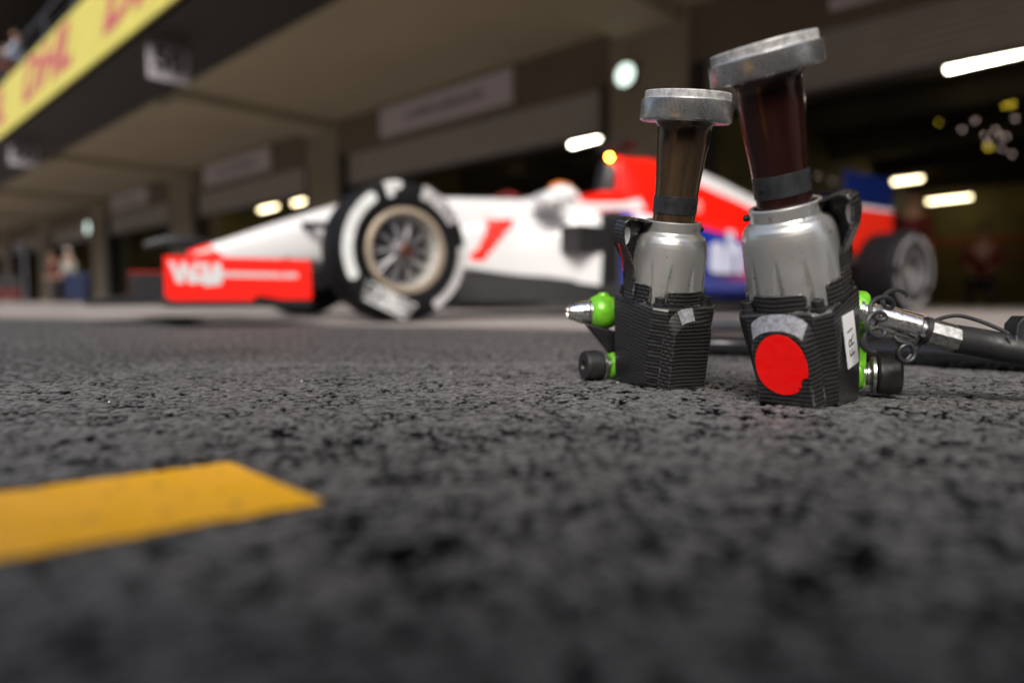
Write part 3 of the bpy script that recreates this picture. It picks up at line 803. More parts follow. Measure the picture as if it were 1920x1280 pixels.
# round lit discs
for i, (x, y, Y_, r, lb_) in enumerate(((-6.39, DW-.12, 3.70, .185, 'bright round white disc on the pillar above the brown-spindle gun'), (-35.2, DW-.2, 3.34, .27, 'round pale green-rimmed disc far left on the dark wall'))):
    o = empty('round_disc', B(x, y, Y_), BR, label=lb_, cat='lamp', group='round lit discs on the pit building')
    Mx = Matrix.Rotation(PI/2, 4, 'X')
    mb = MB(); mb.lathe([(r, -.09), (r, .03), (r*.97, .045), (r*.9, .045)], 40, Mx); mb.build('case', M['grey'], o, smooth=True)
    mb = MB(); mb.lathe([(r*.92, .04), (r*.92, .050)], 40, Mx); mb.build('lens', M['lamp_round'], o)
    mb = MB(); kk = 1 if i == 0 else 1.8; mb.box(-.015*kk, .015*kk, -.056, -.052, 0, r*.35); mb.box(0, r*.3, -.056, -.052, -.012*kk, .012*kk); mb.build('pointer', M['signink'], o)
# fluorescent tubes inside the garages
tubes = [((1776, 129), (1990, 79), 3.3, 'tubelight', 'longest bright tube lamp at the upper right inside the near garage'),
 ((1637, 346), (1728, 334), 3.3, 'tubelight_warm', 'lit tube lamp over the rear wheel, upper left of a pair'),
 ((1740, 378), (1820, 369), 3.3, 'tubelight_warm', 'lit tube lamp deep in the garage, lower right of a pair'),
 ((1072, 271), (1124, 257), 3.3, 'tubelight', 'bright tube lamp glowing just under the middle shutter'),
 ((488, 394), (518, 387), 3.3, 'tubelight_warm', 'warm lamp under the left shutter, left one of two'),
 ((551, 381), (574, 376), 3.3, 'tubelight_warm', 'warm lamp under the left shutter, right one of two')]
for (a, b, z, mm, lb_) in tubes:
    p, q_ = ground(*a, z), ground(*b, z); c = (p+q_)/2; h = (q_-p).length/2; ang = math.atan2(q_.y-p.y, q_.x-p.x)
    o = empty('tube_lamp', c, ang, label=lb_, cat='lamp', group='lit tube lamps inside the garages')
    mb = MB(); mb.box(-h-.05, h+.05, -.07, .07, .032, .10); mb.box(-h*.8, -h*.8+.02, -.01, .01, .1, .6); mb.box(h*.8, h*.8+.02, -.01, .01, .1, .6); mb.build('fitting', M['frame'], o)
    rr_ = .05
    mb = MB(); mb.tube([(-h, 0, 0), (h, 0, 0)], rr_, 12); mb.build('tube', M[mm], o, smooth=True)
# small glowing dots, source unidentified
def spot(x, y, Yd, r, mm, lb_):
    p = at(x, y, Yd); o = empty('glow_dot', p, 0, label=lb_, cat='lamp', group='small glowing dots in the near garage')
    d = (Vector((0, 0, H))-p).normalized(); Q = d.to_track_quat('Z', 'Y').to_matrix().to_4x4()
    mb = MB(); mb.lathe([(r*1.15, -.03), (r*1.15, .0), (r, .004)], 16, Q); mb.build('housing', M['frame'], o)
    mb = MB(); mb.lathe([(r, .003), (r*.8, .008), (r*.3, .010)], 16, Q); mb.build('lens', M[mm], o)
PL = ['far left end', 'upper left', 'left middle, under the upper left one', 'centre left', 'centre', 'centre right', 'top right', 'lower left, over the yellow one', 'lower middle', 'lowest one', 'cut by the right edge']
PK = [(1804, 243), (1829, 227), (1847, 254), (1867, 244), (1874, 255), (1887, 256), (1903, 222), (1853, 269), (1878, 278), (1898, 290), (1932, 240)]
for i, (x, y) in enumerate(PK): spot(x, y, 8.6, .0085, 'glow_pink', 'pale glowing dot in the upper right cluster, ' + PL[i])
for i, (x, y) in enumerate([(1884, 199), (1892, 198), (1900, 195), (1850, 276), (1856, 277)]): spot(x, y, 8.6, .0085, 'glow_yellow', ['left dot of the yellow row of three glowing dots at upper right', 'middle dot of the yellow row of three glowing dots at upper right', 'right dot of the yellow row of three glowing dots at upper right', 'brighter yellow glowing dot below the pale cluster, left of its pair', 'brighter yellow glowing dot below the pale cluster, right of its pair'][i])
spot(1760, 230, 9.5, .007, 'glow_yellow', 'dim yellow glowing dot left of the pale cluster')
for i, (x, y) in enumerate([(1533, 330), (1560, 339)]): spot(x, y, 11, .008, 'glow_pink', 'faint glowing dot beside the maroon spindle, %s of two' % ('left' if i == 0 else 'right'))
# ------------------------------------------------------------------ people
def skinned(name, chains, mats, parent, sub=1, extra=None):
    """chains: list of [(x,y,z,r),...]; first vertex of a later chain may repeat an earlier position to join it"""
    me = bpy.data.meshes.new(name); key = {}; vs = []; rad = []; ed = []
    for ch in chains:
        prev = None
        for (x, y, z, r) in ch:
            k = (round(x, 4), round(y, 4), round(z, 4))
            if k not in key: key[k] = len(vs); vs.append((x, y, z)); rad.append(r)
            i = key[k]
            if prev is not None and prev != i: ed.append((prev, i))
            prev = i
    me.from_pydata(vs, ed, []); o = bpy.data.objects.new(name, me); sc.collection.objects.link(o)
    sm = o.modifiers.new('s', 'SKIN'); sm.use_smooth_shade = True
    for i, sv in enumerate(me.skin_vertices[0].data): sv.radius = (rad[i], rad[i]); sv.use_root = (i == 0)
    o.modifiers.new('u', 'SUBSURF').levels = sub; o.modifiers['u'].render_levels = sub
    bpy.context.view_layer.update()
    nm = bpy.data.meshes.new_from_object(o.evaluated_get(bpy.context.evaluated_depsgraph_get()))
    bpy.data.objects.remove(o)
    if extra:
        b = bmesh.new(); b.from_mesh(nm); m2 = MB(); m2.bm.free(); m2.bm = b; extra(m2); b.to_mesh(nm); b.free()
    for p in nm.polygons: p.use_smooth = True
    nm.materials.clear(); nm.materials.append(mats)
    n2 = bpy.data.objects.new(name, nm); sc.collection.objects.link(n2)
    if parent: n2.parent = parent
    return n2
def head(m, c, s=1, f=-1):
    m.sphere((c[0], c[1], c[2]), .1*s, .78, .95, 1.16, 20, 14)
    m.sphere((c[0], c[1]+f*.095*s, c[2]-.02*s), .018*s, .8, 1.1, 1.5, 8, 6)
    for q in (-1, 1): m.sphere((c[0]+q*.08*s, c[1], c[2]-.01*s), .022*s, .5, 1, 1.5, 8, 6)
def person(label, loc, rz, shirt, trousers, pose='stand', cap=None, group=None):
    o = empty('person', loc, rz, label=label, cat='person', group=group)
    hip = .93 if pose != 'crouch' else .45
    S_ = hip+.52; dz = 0
    lean = .12 if pose == 'lean' else (.18 if pose == 'crouch' else 0.02)
    arms = []
    for q in (-1, 1):
        sh = (q*.19, -lean, S_-.02)
        if pose == 'stand': el = (q*.25, -.02, S_-.30); wr = (q*.22, -.14, S_-.53)
        else: el = (q*.26, -lean-.12, S_-.28); wr = (q*.16, -lean-.36, S_-.34)
        arms.append((sh, el, wr))
    legs = []
    for q in (-1, 1):
        h = (q*.10, 0, hip)
        if pose == 'crouch': kn = (q*.17, -.40, .46); an = (q*.15, -.12 if q < 0 else -.38, .09)
        else: kn = (q*.11, -.03, .50); an = (q*.12, .02, .09)
        legs.append((h, kn, an))
    body = [[(0, 0, hip, .13), (0, -lean*.5, hip+.25, .12), (0, -lean, S_, .12), (0, -lean, S_+.09, .055), (0, -lean-.01, S_+.17, .05)]]
    for sh, el, wr in arms:
        body.append([(0, -lean, S_, .12), (*sh, .055), (*el, .042), (*wr, .028)])
        d = (Vector(wr)-Vector(el)).normalized(); hb = Vector(wr)+d*.05; body.append([(*wr, .028), (*hb, .030)])
        side = d.cross(Vector((0, 0, 1) if abs(d.z) < .9 else (0, 1, 0))).normalized()
        for k in range(4):
            b0 = hb+side*(k-1.5)*.020; tip = b0+d*(.055+.012*(1.5-abs(k-1.5)))+Vector((0, -.012, -.01))
            body.append([(*hb, .030), (*(b0+d*.02), .010), (*tip, .008)])
        th = Vector(wr)+side*.035+d*.03; body.append([(*wr, .028), (*th, .011), (*(th+d*.035), .009)])
    for h, kn, an in legs: body.append([(0, 0, hip, .13), (*h, .085), (*kn, .055), (*an, .038), (an[0], an[1]-.12, .045, .035)])
    skinned('body', body, M['skin'], o, 1, lambda m: head(m, (0, -lean-.02, S_+.25)))
    tor = [[(0, 0, hip-.02, .155), (0, -lean*.5, hip+.25, .145), (0, -lean, S_, .14), (0, -lean, S_+.05, .075)]]
    for sh, el, wr in arms:
        e2 = Vector(el).lerp(Vector(wr), .8); tor.append([(0, -lean, S_, .14), (*sh, .072), (*el, .056), (*e2, .044)])
    skinned('shirt', tor, shirt, o)
    tr = [[(0, 0, hip+.04, .15), (0, 0, hip-.03, .15)]]
    for h, kn, an in legs: tr.append([(0, 0, hip-.03, .15), (h[0], h[1], h[2]-.08, .10), (*kn, .075), (*an, .06)])
    skinned('trousers', tr, trousers, o)
    for h, kn, an in legs:
        mb = MB(); mb.sphere((an[0], an[1]-.06, .05), .05, 1, 2.6, 1, 14, 8); mb.build('shoe', M['black'], o, smooth=True)
    mb = MB(); mb.sphere((0, -lean-.005, S_+.285), .103, .84, 1.0, .98, 18, 10)
    for v in mb.bm.verts: v.co.z = max(v.co.z, S_+.262 if v.co.y < -lean-.04 else S_+.20)
    mb.build('cap' if cap else 'hair', cap or M['hair'], o, smooth=True)
    for q in (-1, 1):
        mb = MB(); mb.sphere((q*.032, -lean-.108, S_+.255), .011, 1, .6, .7, 8, 6); mb.build('eye', M['ink'], o, smooth=True)
    return o
c_blue = mat('pale_blue_cloth', (.42, .50, .66), .8, var=.1, vs=6); c_navy = mat('navy_cloth', (.015, .025, .08), .8); c_dark = mat('dark_cloth', (.02, .02, .022), .8)
c_cream = mat('cream_cloth', (.30, .30, .25), .8, var=.1, vs=6); c_maroon = mat('dark_red_cloth', (.09, .012, .012), .8); c_orange = mat('orange_brown_cloth', (.32, .09, .04), .8); c_redd = mat('deep_red_cloth', (.16, .012, .01), .8)
fx = BR+PI  # facing outwards
person('spectator in pale blue shirt leaning by the balcony railing above the yellow banner', B(-22.9, 4.62, 5.602), BR-.3, c_blue, c_navy, 'lean')
person('spectator in orange-brown top farther along the balcony behind the blue shirt', B(-24.3, 4.66, 5.602), BR-.2, c_orange, c_dark, 'lean')
p = ground(133, 568); person('crew member in cream top and dark trousers standing far left by a garage', (p.x, p.y, .004), BR+.5, c_cream, c_navy, 'stand', M['helmet'])
p = ground(104, 567.6); person('crew member in dark red top standing left of the one in cream', (p.x, p.y, .004), BR+.2, c_maroon, c_dark, 'stand')
person('mechanic in dark red overalls standing in the near garage behind the rear wheel', B(-2.95, 12.3, .004), BR+.4, c_redd, c_dark, 'stand')
person('mechanic in dark red top crouching at the right inside the near garage', B(-2.25, 14.0, .004), BR+.1, c_redd, c_dark, 'crouch')
# ------------------------------------------------------------------ far left pit lane furniture
p = ground(50, 567)
o = empty('post', (p.x, p.y, .004), 0, label='slim grey post with a rounded head standing far left in the pit lane', cat='post')
mb = MB(); mb.tube([(0, 0, 0), (0, 0, 2.15)], .10, 16); mb.lathe([(.22, 0), (.22, .05), (.12, .08)], 20); mb.build('shaft', M['grey'], o, smooth=True)
mb = MB(); mb.sphere((-.1, 0, 2.2), .22, 1.2, 1, .8); mb.build('head', M['grey'], o, smooth=True)
p = ground(150, 569.5)
o = empty('bin', (p.x, p.y, .004), .3, label='dark blue wheeled bin beside the crew member in cream', cat='bin')
mb = MB(); mb.rings([[Vector((sx*.26*k, sy*.24*k, z)) for sx, sy in ((-1, -1), (1, -1), (1, 1), (-1, 1))] for k, z in ((.82, .06), (1, .78))]); mb.build('tub', mat('navy_plastic', (.003, .01, .045), .4), o, bevel=.02)
mb = MB(); mb.box(-.28, .28, -.26, .28, .785, .84); mb.build('lid', mat('navy_lid', (.006, .015, .06), .4), o, bevel=.02)
for q_ in (-1, 1):
    mb = MB(); mb.lathe([(.08, -.02), (.08, .02)], 20, Matrix.Translation((q_*.24, .2, .08)) @ Matrix.Rotation(PI/2, 4, 'Y')); mb.build('wheel', M['black'], o)
p = ground(18, 567.5)
o = empty('tool_trolley', (p.x, p.y, .004), .5, label='low black and red trolley at the far left edge', cat='trolley')
mb = MB(); mb.box(-.4, .4, -.3, .3, .12, .5); mb.build('lower_box', c_maroon, o, bevel=.02)
mb = MB(); mb.box(-.42, .42, -.32, .32, .505, .95); mb.build('upper_box', M['black'], o, bevel=.02)
for a in (-1, 1):
    for b in (-1, 1):
        mb = MB(); mb.lathe([(.06, -.02), (.06, .02)], 16, Matrix.Translation((a*.33, b*.24, .06)) @ Matrix.Rotation(PI/2, 4, 'Y')); mb.build('wheel', M['black'], o)

# ------------------------------------------------------------------ racing car: x forward, y to its left (towards the camera)
CR = R(213); CA = Vector((-.97202526, 3.90480351, 0.004))
car = empty('racing_car', CA, CR, label='white, red and blue open-wheel racing car with white-ringed tyres nosing out of its garage', cat='racing car')
WB = -4.5
def body_mat():
    m = mat('white_body_paint', (.66, .66, .67), .22, 0, .5, coat=.4); g = NG(m); x, y, z = g.xyz()
    tip = g.math('GREATER_THAN', g.math('ADD', x, g.math('MULTIPLY', z, -.9)), .355)
    # slanting red slash on the flank
    u_ = g.math('ADD', x, g.math('MULTIPLY', z, .62)); wdt = g.math('ADD', g.math('MULTIPLY', g.noise(9, 4, .7), .16), g.math('MULTIPLY', z, .10)); wdt = g.math('SUBTRACT', wdt, .068)
    s1 = g.math('LESS_THAN', g.math('ABSOLUTE', g.math('ADD', u_, .50)), wdt)
    s1 = g.math('MULTIPLY', s1, g.math('MULTIPLY', g.math('GREATER_THAN', z, .33), g.math('LESS_THAN', z, .585)))
    c = g.mix(g.math('MAXIMUM', tip, s1), (.66, .66, .67), (.95, .012, .004)); g.col(c); return m
M['body'] = body_mat()
def loft(secs, n=24, pw=.62):
    """secs: (x, halfwidth, z0, z1, pw) superellipse rings"""
    rs_ = []
    for sct in secs:
        x, hw, z0, z1 = sct[:4]; e_ = sct[4] if len(sct) > 4 else pw; ring = []
        for k in range(n):
            a = 2*PI*(k+.5)/n; ca, sa = math.cos(a), math.sin(a)
            ring.append(Vector((x, hw*math.copysign(abs(ca)**e_, ca), (z0+z1)/2 + (z1-z0)/2*math.copysign(abs(sa)**e_, sa))))
        rs_.append(ring)
    return rs_
mb = MB(); mb.rings(loft([(.80, .05, .27, .345), (.77, .075, .255, .362), (.65, .095, .245, .405), (.45, .12, .25, .485), (.2, .145, .27, .58), (0, .165, .28, .65, .5), (-.3, .20, .26, .695, .45), (-.65, .25, .22, .72, .4), (-1.0, .31, .17, .735, .35), (-1.12, .325, .16, .738, .35)]))
monocoque = mb.build('monocoque', M['body'], car, smooth=True)
# cockpit sides with an open middle
mb = MB()
for q_ in (-1, 1):
    rs_ = []
    for x, yo, yi, z0, z1 in ((-1.10, .33, .19, .16, .735), (-1.3, .345, .23, .14, .735), (-1.6, .35, .26, .13, .74), (-1.85, .35, .25, .13, .76), (-2.02, .34, .22, .13, .80)):
        rs_.append([Vector((x, q_*yi, z0)), Vector((x, q_*yo, z0+.02)), Vector((x, q_*yo, z1-.06)), Vector((x, q_*(yo-.05), z1)), Vector((x, q_*yi, z1)), Vector((x, q_*yi, z1-.1))])
    mb.rings(rs_)
mb.build('cockpit_side', M['white'], car, smooth=True, ang=40)
mb = MB(); mb.rings([[Vector((x, y, z)) for y in (-.22, .22) for z in ((.50, z1) if y < 0 else (z1, .50))] for x, z1 in ((-1.62, .76), (-1.75, .84), (-1.98, .86))]); mb.build('headrest', M['red'], car, bevel=.03)
mb = MB(); rs_ = [[Vector((-1.14+.02*math.cos(a)*0 - .10*(1-math.sin(a))*0, .19*math.cos(a), .735+.055*math.sin(a))) for a in [PI*k/12 for k in range(13)]]]
mb.tube([(-1.10, .17*math.cos(a), .715+.075*math.sin(a)) for a in [PI*k/12 for k in range(13)]], .012, 8); mb.build('cockpit_rim', mat('dark_red_trim', (.25, .01, .012), .4), car, smooth=True)
# side of the monocoque low: white barge section towards the pod
mb = MB()
for q_ in (-1, 1):
    rs_ = []
    for x, yo, z0, z1 in ((-.55, .30, .30, .50), (-.9, .36, .26, .62), (-1.2, .52, .22, .66), (-1.32, .64, .195, .665), (-1.36, .66, .19, .66)):
        yi = .22; rs_.append([Vector((x, q_*yi, z0)), Vector((x, q_*yo, z0)), Vector((x, q_*(yo+.01), z0+(z1-z0)*.35)), Vector((x, q_*(yo), z1-.05)), Vector((x, q_*(yo-.08), z1)), Vector((x, q_*yi, z1))])
    mb.rings(rs_)
sp_ = mb.build('bodywork_flank', M['body'], car, smooth=True, ang=50)
for q_ in (-1, 1):
    a_, b_ = (.50, .672) if q_ > 0 else (-.672, -.50)
    mb = MB(); mb.box(-1.375, -1.17, a_, b_, .375, .545); mb.build('cooling_inlet', M['carblack'], car, bevel=.02)
# blue side pods with black mouths
def pod_mat():
    m = mat('blue_pod_paint', (.004, .028, .28), .25, 0, .5, coat=.4); g = NG(m); x, y, z = g.xyz()
    up = g.math('GREATER_THAN', g.math('ADD', z, g.math('MULTIPLY', x, -.13)), .86)
    dx = g.math('ADD', x, 2.43); dz = g.math('ADD', z, -.43); rr_ = g.math('SQRT', g.math('ADD', g.math('MULTIPLY', dx, dx), g.math('MULTIPLY', g.math('MULTIPLY', dz, dz), 2.2)))
    disc = g.math('MULTIPLY', g.math('LESS_THAN', rr_, .40), g.math('GREATER_THAN', rr_, .0))
    c = g.mix(g.math('MULTIPLY', disc, g.math('MULTIPLY', g.rng(rr_, .14, .34, .0, 1), g.rng(x, -2.30, -2.55))), (.004, .028, .28), (.42, .005, .12))
    low = g.math('LESS_THAN', z, .235); c = g.mix(low, c, (.03, .05, .32))
    hi = g.math('MULTIPLY', g.math('GREATER_THAN', z, .57), g.math('LESS_THAN', x, -1.62)); hi = g.math('MULTIPLY', hi, g.math('GREATER_THAN', x, -1.9))
    c = g.mix(hi, c, (.70, .70, .76))
    c = g.mix(up, c, (.95, .012, .004)); g.col(c); return m
M['pod'] = pod_mat()
for q_ in (-1, 1):
    mb = MB(); rs_ = []
    for x, yo, z0, z1, yi in ((-1.52, .66, .15, .635, .30), (-1.56, .70, .12, .665, .28), (-2.0, .72, .11, .675, .25), (-2.6, .70, .11, .61, .2), (-3.1, .60, .11, .48, .15), (-3.6, .42, .11, .40, .1), (-4.1, .28, .12, .34, .08)):
        h_ = z1-z0; rs_.append([Vector((x, q_*yi, z0)), Vector((x, q_*(yo-.08), z0)), Vector((x, q_*(yo-.01), z0+.07)), Vector((x, q_*yo, z0+h_*.5)), Vector((x, q_*(yo-.01), z1-h_*.15)), Vector((x, q_*(yo-.06), z1-.02)), Vector((x, q_*(yo-.14), z1)), Vector((x, q_*yi, z1+.02))])
    mb.rings(rs_); pd = mb.build('side_pod', M['pod'], car, smooth=True, ang=60)
    mb = MB(); mb.box(-1.525, -1.49, min(q_*.27, q_*.672), max(q_*.27, q_*.672), .13, .648); mb.build('pod_intake', M['carblack'], pd, bevel=.02)
    mb = MB(); tm = text_mesh('ah', .36, 0, .02, .0)
    Mt = Matrix.Translation((-2.40, q_*.735, .41)) @ (Matrix(((-1, 0, 0, 0), (0, 0, 1, 0), (0, 1, 0, 0), (0, 0, 0, 1))) if q_ > 0 else Matrix(((1, 0, 0, 0), (0, 0, -1, 0), (0, 1, 0, 0), (0, 0, 0, 1))))
    mb.add(tm, Mt); mb.build('pod_lettering', mat('lavender_print', (.50, .53, .66), .4), pd)
# black bulkhead between flank and pod, floor
mb = MB(); mb.box(-1.52, -1.375, -.60, .60, .12, .60); mb.box(-1.66, -1.50, -.30, .30, .60, .70); mb.build('radiator_duct', M['carblack'], car, bevel=.02)
mb = MB(); mb.prism([(-.62, .16), (-1.0, .42), (-1.45, .75), (-3.7, .72), (-4.2, .5), (-5.0, .48), (-5.0, -.48), (-4.2, -.5), (-3.7, -.72), (-1.45, -.75), (-1.0, -.42), (-.62, -.16)], .045, .085, lambda u, v, w_: Vector((u, v, w_))); mb.build('floor', M['carblack'], car, bevel=.006)
for q_ in (-1, 1):
    mb = MB(); mb.rings([[Vector((x, q_*(yo-.02), .09)), Vector((x, q_*yo, .09)), Vector((x, q_*yo, zt)), Vector((x, q_*(yo-.02), zt))] for x, yo, zt in ((-.60, .26, .24), (-.80, .36, .26), (-1.1, .50, .24), (-1.36, .62, .205), (-1.5, .66, .20))]); mb.build('barge_board', M['carblack'], car)
# engine cover with airbox
def cover_mat():
    m = mat('red_cover_paint', (.95, .012, .004), .28, 0, .4, coat=.3); g = NG(m); x, y, z = g.xyz()
    line = g.math('ADD', z, g.math('MULTIPLY', x, -.19))   # white above
    wh = g.math('MULTIPLY', g.math('GREATER_THAN', line, 1.50), g.math('LESS_THAN', x, -2.5))
    g.col(g.mix(wh, (.95, .012, .004), (.66, .66, .67))); return m
M['cover'] = cover_mat()
mb = MB(); mb.rings(loft([(-1.98, .12, .66, 1.09, .5), (-2.02, .145, .62, 1.125, .55), (-2.3, .16, .56, 1.15, .7), (-2.8, .18, .50, 1.135, .85), (-3.2, .17, .44, 1.06, 1.0), (-3.6, .14, .38, .965, 1.0), (-4.0, .11, .32, .80, 1.0), (-4.4, .08, .28, .58, .9)], 28))
ec = mb.build('engine_cover', M['cover'], car, smooth=True)
mb = MB(); mb.rings(loft([(-1.97, .095, .90, 1.07, .6), (-2.0, .10, .895, 1.075, .6)], 20)); mb.build('air_intake', M['carblack'], ec, smooth=True)
mb = MB()
for q_ in (-1,):
    pass
tm = text_mesh('mmm', .15, .1, .01, 0); mb.add(tm, Matrix.Translation((-2.55, .215, .83)) @ Matrix.Rotation(-.10, 4, 'Y') @ Matrix(((-1, 0, 0, 0), (0, 0, 1, 0), (0, 1, 0, 0), (0, 0, 0, 1)))); mb.build('cover_lettering', mat('pink_print', (.80, .36, .34), .4), ec)
# roll hoop strut and camera pod
mb = MB(); mb.rings(loft([(-1.88, .05, .74, .86), (-1.94, .07, .70, 1.08), (-1.975, .09, .62, 1.10)], 16)); mb.build('roll_hoop', M['carblack'], car, smooth=True)
mb = MB(); mb.tube([(-2.03, 0, 1.10), (-2.05, 0, 1.22)], .018, 10); mb.rings(loft([(-1.98, .015, 1.205, 1.225), (-2.0, .15, 1.19, 1.245), (-2.12, .15, 1.19, 1.25), (-2.2, .05, 1.205, 1.235)], 16)); cp_ = mb.build('camera_pod', M['carblack'], car, smooth=True)
mb = MB(); mb.sphere((-1.955, .05, 1.115), .014); mb.build('amber_light', M['lamp_amber'], cp_)
# mirrors
for q_ in (-1, 1):
    mb = MB(); mb.rings(loft([(-.98, .06, .65, .71), (-1.02, .10, .625, .73), (-1.12, .10, .625, .73), (-1.13, .09, .63, .72)], 16))
    mm_ = mb.build('mirror', M['white'], car, smooth=True, M=Matrix.Translation((0, q_*.55, 0)))
    mb = MB(); mb.box(-1.134, -1.131, q_*.55-.08, q_*.55+.08, .643, .712); mb.build('glass', M['chrome'], mm_)
    mb = MB(); mb.tube([(-1.06, q_*.50, .65), (-1.07, q_*.33, .62)], .01, 8); mb.build('stalk', M['carblack'], mm_, smooth=True)
# wheels
def arc_text(mb, txt, size, rad, ang0, y, mi, sx=1.0):
    tm = text_mesh(txt, size, 0, .006, 0); mb.mi = mi; vv = []
    for v in tm.vertices:
        a = ang0 - v.co.x*sx/rad; r = rad + v.co.y; vv.append(mb.bm.verts.new((-r*math.cos(a), y, r*math.sin(a))))
    for p_ in tm.polygons: mb._f([vv[i] for i in p_.vertices])
def arc_band(mb, a0, a1, r0, r1, y, mi, n=40):
    mb.mi = mi; P0 = []; P1 = []
    for k in range(n+1):
        a = R(a0+(a1-a0)*k/n); e_ = min(1, min(k, n-k)/2.0+.45); rm = (r0+r1)/2; hw_ = (r1-r0)/2*e_
        P0.append(mb.bm.verts.new((-(rm-hw_)*math.cos(a), y, (rm-hw_)*math.sin(a)))); P1.append(mb.bm.verts.new((-(rm+hw_)*math.cos(a), y, (rm+hw_)*math.sin(a))))
    for k in range(n): mb._f([P0[k], P0[k+1], P1[k+1], P1[k]])
# angles are measured as seen from outside on the car's left: 0 = right in the photo, 90 = top
def wheel(x, yo, wdt, rad, rear, mirror):
    o = empty('wheel', (x, yo if not mirror else -yo, rad)); o.parent = car
    if mirror: o.rotation_euler = (0, 0, PI)
    Mx = Matrix.Rotation(-PI/2, 4, 'X')  # lathe axis z -> +y
    mb = MB(); mb.lathe([(.195, -.012), (.205, -.002), (.24, .004), (.285, -.004), (rad-.022, -.018), (rad-.006, -.036), (rad, -.06), (rad, -wdt+.06), (rad-.006, -wdt+.036), (rad-.022, -wdt+.018), (.24, -wdt), (.195, -wdt+.01)], 96, Mx, caps=False)
    ym = .0075
    if not rear:
        k = 0
        arc_band(mb, 122, 208, .256, .306, ym-.006, 1)
        arc_band(mb, 298, 366, .266, .306, ym-.006, 3)
        arc_text(mb, 'IRELLI', .078, .279, R(52), ym-.005, 3, 1.05)
        arc_text(mb, 'P', .085, .281, R(103), ym-.005, 1, 1.7)
        # straight name block low on the tyre
        mb.mi = 1; tm = text_mesh('P ZERO', .072, .25, .004, 0); ct, st_ = math.cos(R(-25)), math.sin(R(-25)); vv = []
        cx_, cz_ = -.252*math.cos(R(-112)), .250*math.sin(R(-112))
        for v in tm.vertices:
            u_, w_ = v.co.x*.68, v.co.y*1.0
            vv.append(mb.bm.verts.new((-( -cx_*1.0 + u_*ct - w_*st_), ym-.004, cz_ + u_*st_ + w_*ct)))
        for p_ in tm.polygons: mb._f([vv[i] for i in p_.vertices])
        for (u0, u1, w0, w1) in ((-.112, .106, -.043, -.034), (-.135, .135, .034, .043)):
            q4 = [(u0, w0), (u1, w0), (u1, w1), (u0, w1)]
            mb._f([mb.bm.verts.new((-(-cx_ + a*ct - b*st_), ym-.004, cz_ + a*st_ + b*ct)) for a, b in q4])
        mb.mi = 2; q4 = [(-.122, -.032), (.118, -.032), (.13, .034), (-.13, .034)]
        mb._f([mb.bm.verts.new((-(-cx_ + a*ct - b*st_), ym-.0055, cz_ + a*st_ + b*ct)) for a, b in q4])
    else:
        arc_band(mb, 95, 172, .245, .30, ym-.006, 2); arc_band(mb, 186, 320, .245, .30, ym-.006, 2); arc_band(mb, -30, 85, .25, .295, ym-.006, 2)
    mb.mi = 0
    ty = mb.build('tyre', [M['tyre'], M['tyremark'], M['tyremark_dark'], M['tyremark_grey']], o, smooth=True, ang=40)
    dp = .12 if rear else .075
    rg = M['rim_gold'] if not rear else M['rim_dark']
    mb = MB(); mb.lathe([(.196, -.014), (.196, .000), (.188, .004), (.172, .002), (.168, -.010)], 72, Mx, caps=False); mb.build('rim', rg, o, smooth=True, ang=40)
    mb = MB(); mb.lathe([(.168, -.010), (.165, -.05), (.150, -dp), (.150, -wdt+.02)], 72, Mx, caps=False); mb.build('rim_barrel', M['rim_light'] if not rear else M['rim_dark'], o, smooth=True)
    mb = MB()
    for k in range(10):
        a = 2*PI*k/10; ca, sa = math.cos(a), math.sin(a)
        for dd in (-.10, .10):
            a2 = a+dd*1.3; mb.tube([(.045*ca, -dp+.035, .045*sa), (.1*math.cos(a+dd*.5), -dp+.02, .1*math.sin(a+dd*.5)), (.156*math.cos(a2), -dp+.012, .156*math.sin(a2))], [.010, .0075, .009], 8)
    mb.lathe([(.055, -dp+.01), (.055, -dp+.045), (.045, -dp+.05)], 32, Mx); mb.build('spokes', M['rim_dark'], o, smooth=True)
    mb = MB(); mb.lathe([(.15, -dp-.03), (.15, -dp-.02)], 48, Mx); mb.build('brake_drum', M['carblack'], o)
    mb = MB(); mb.lathe([(.034, -dp+.045), (.034, -dp+.075), (.024, -dp+.082), (.018, -dp+.07)], 24, Mx) if not rear else mb.lathe([(.06, -dp+.04), (.05, -dp+.09), (.02, -dp+.11)], 24, Mx)
    mb.build('wheel_nut', M['rust'] if not rear else M['chrome'], o, smooth=True)
wheel(0, .9, .27, .33, False, False); wheel(0, .9, .27, .33, False, True)
wheel(WB, .9, .35, .335, True, False); wheel(WB, .9, .35, .335, True, True)
# suspension arms
for q_ in (-1, 1):
    for (a, b) in (((.25, .14, .50), (.02, .66, .46)), ((-.35, .20, .52), (.0, .66, .46)), ((.22, .14, .30), (.02, .66, .22)), ((-.35, .20, .28), (.0, .66, .22)), ((.0, .16, .56), (.03, .62, .26)), ((WB+.5, .1, .42), (WB, .56, .45)), ((WB-.2, .1, .42), (WB, .56, .45)), ((WB+.6, .1, .22), (WB, .56, .2))):
        mb = MB(); mb.tube([(a[0], q_*a[1], a[2]), (b[0], q_*b[1], b[2])], .019, 8); mb.build('suspension_arm', M['carblack'], car, smooth=True)
    mb = MB(); mb.lathe([(.16, -.12), (.17, 0), (.15, .07)], 28, Matrix.Translation((.0, q_*.60, .33)) @ Matrix.Rotation(-q_*PI/2, 4, 'X')); mb.build('brake_duct', M['carblack'], car, smooth=True)
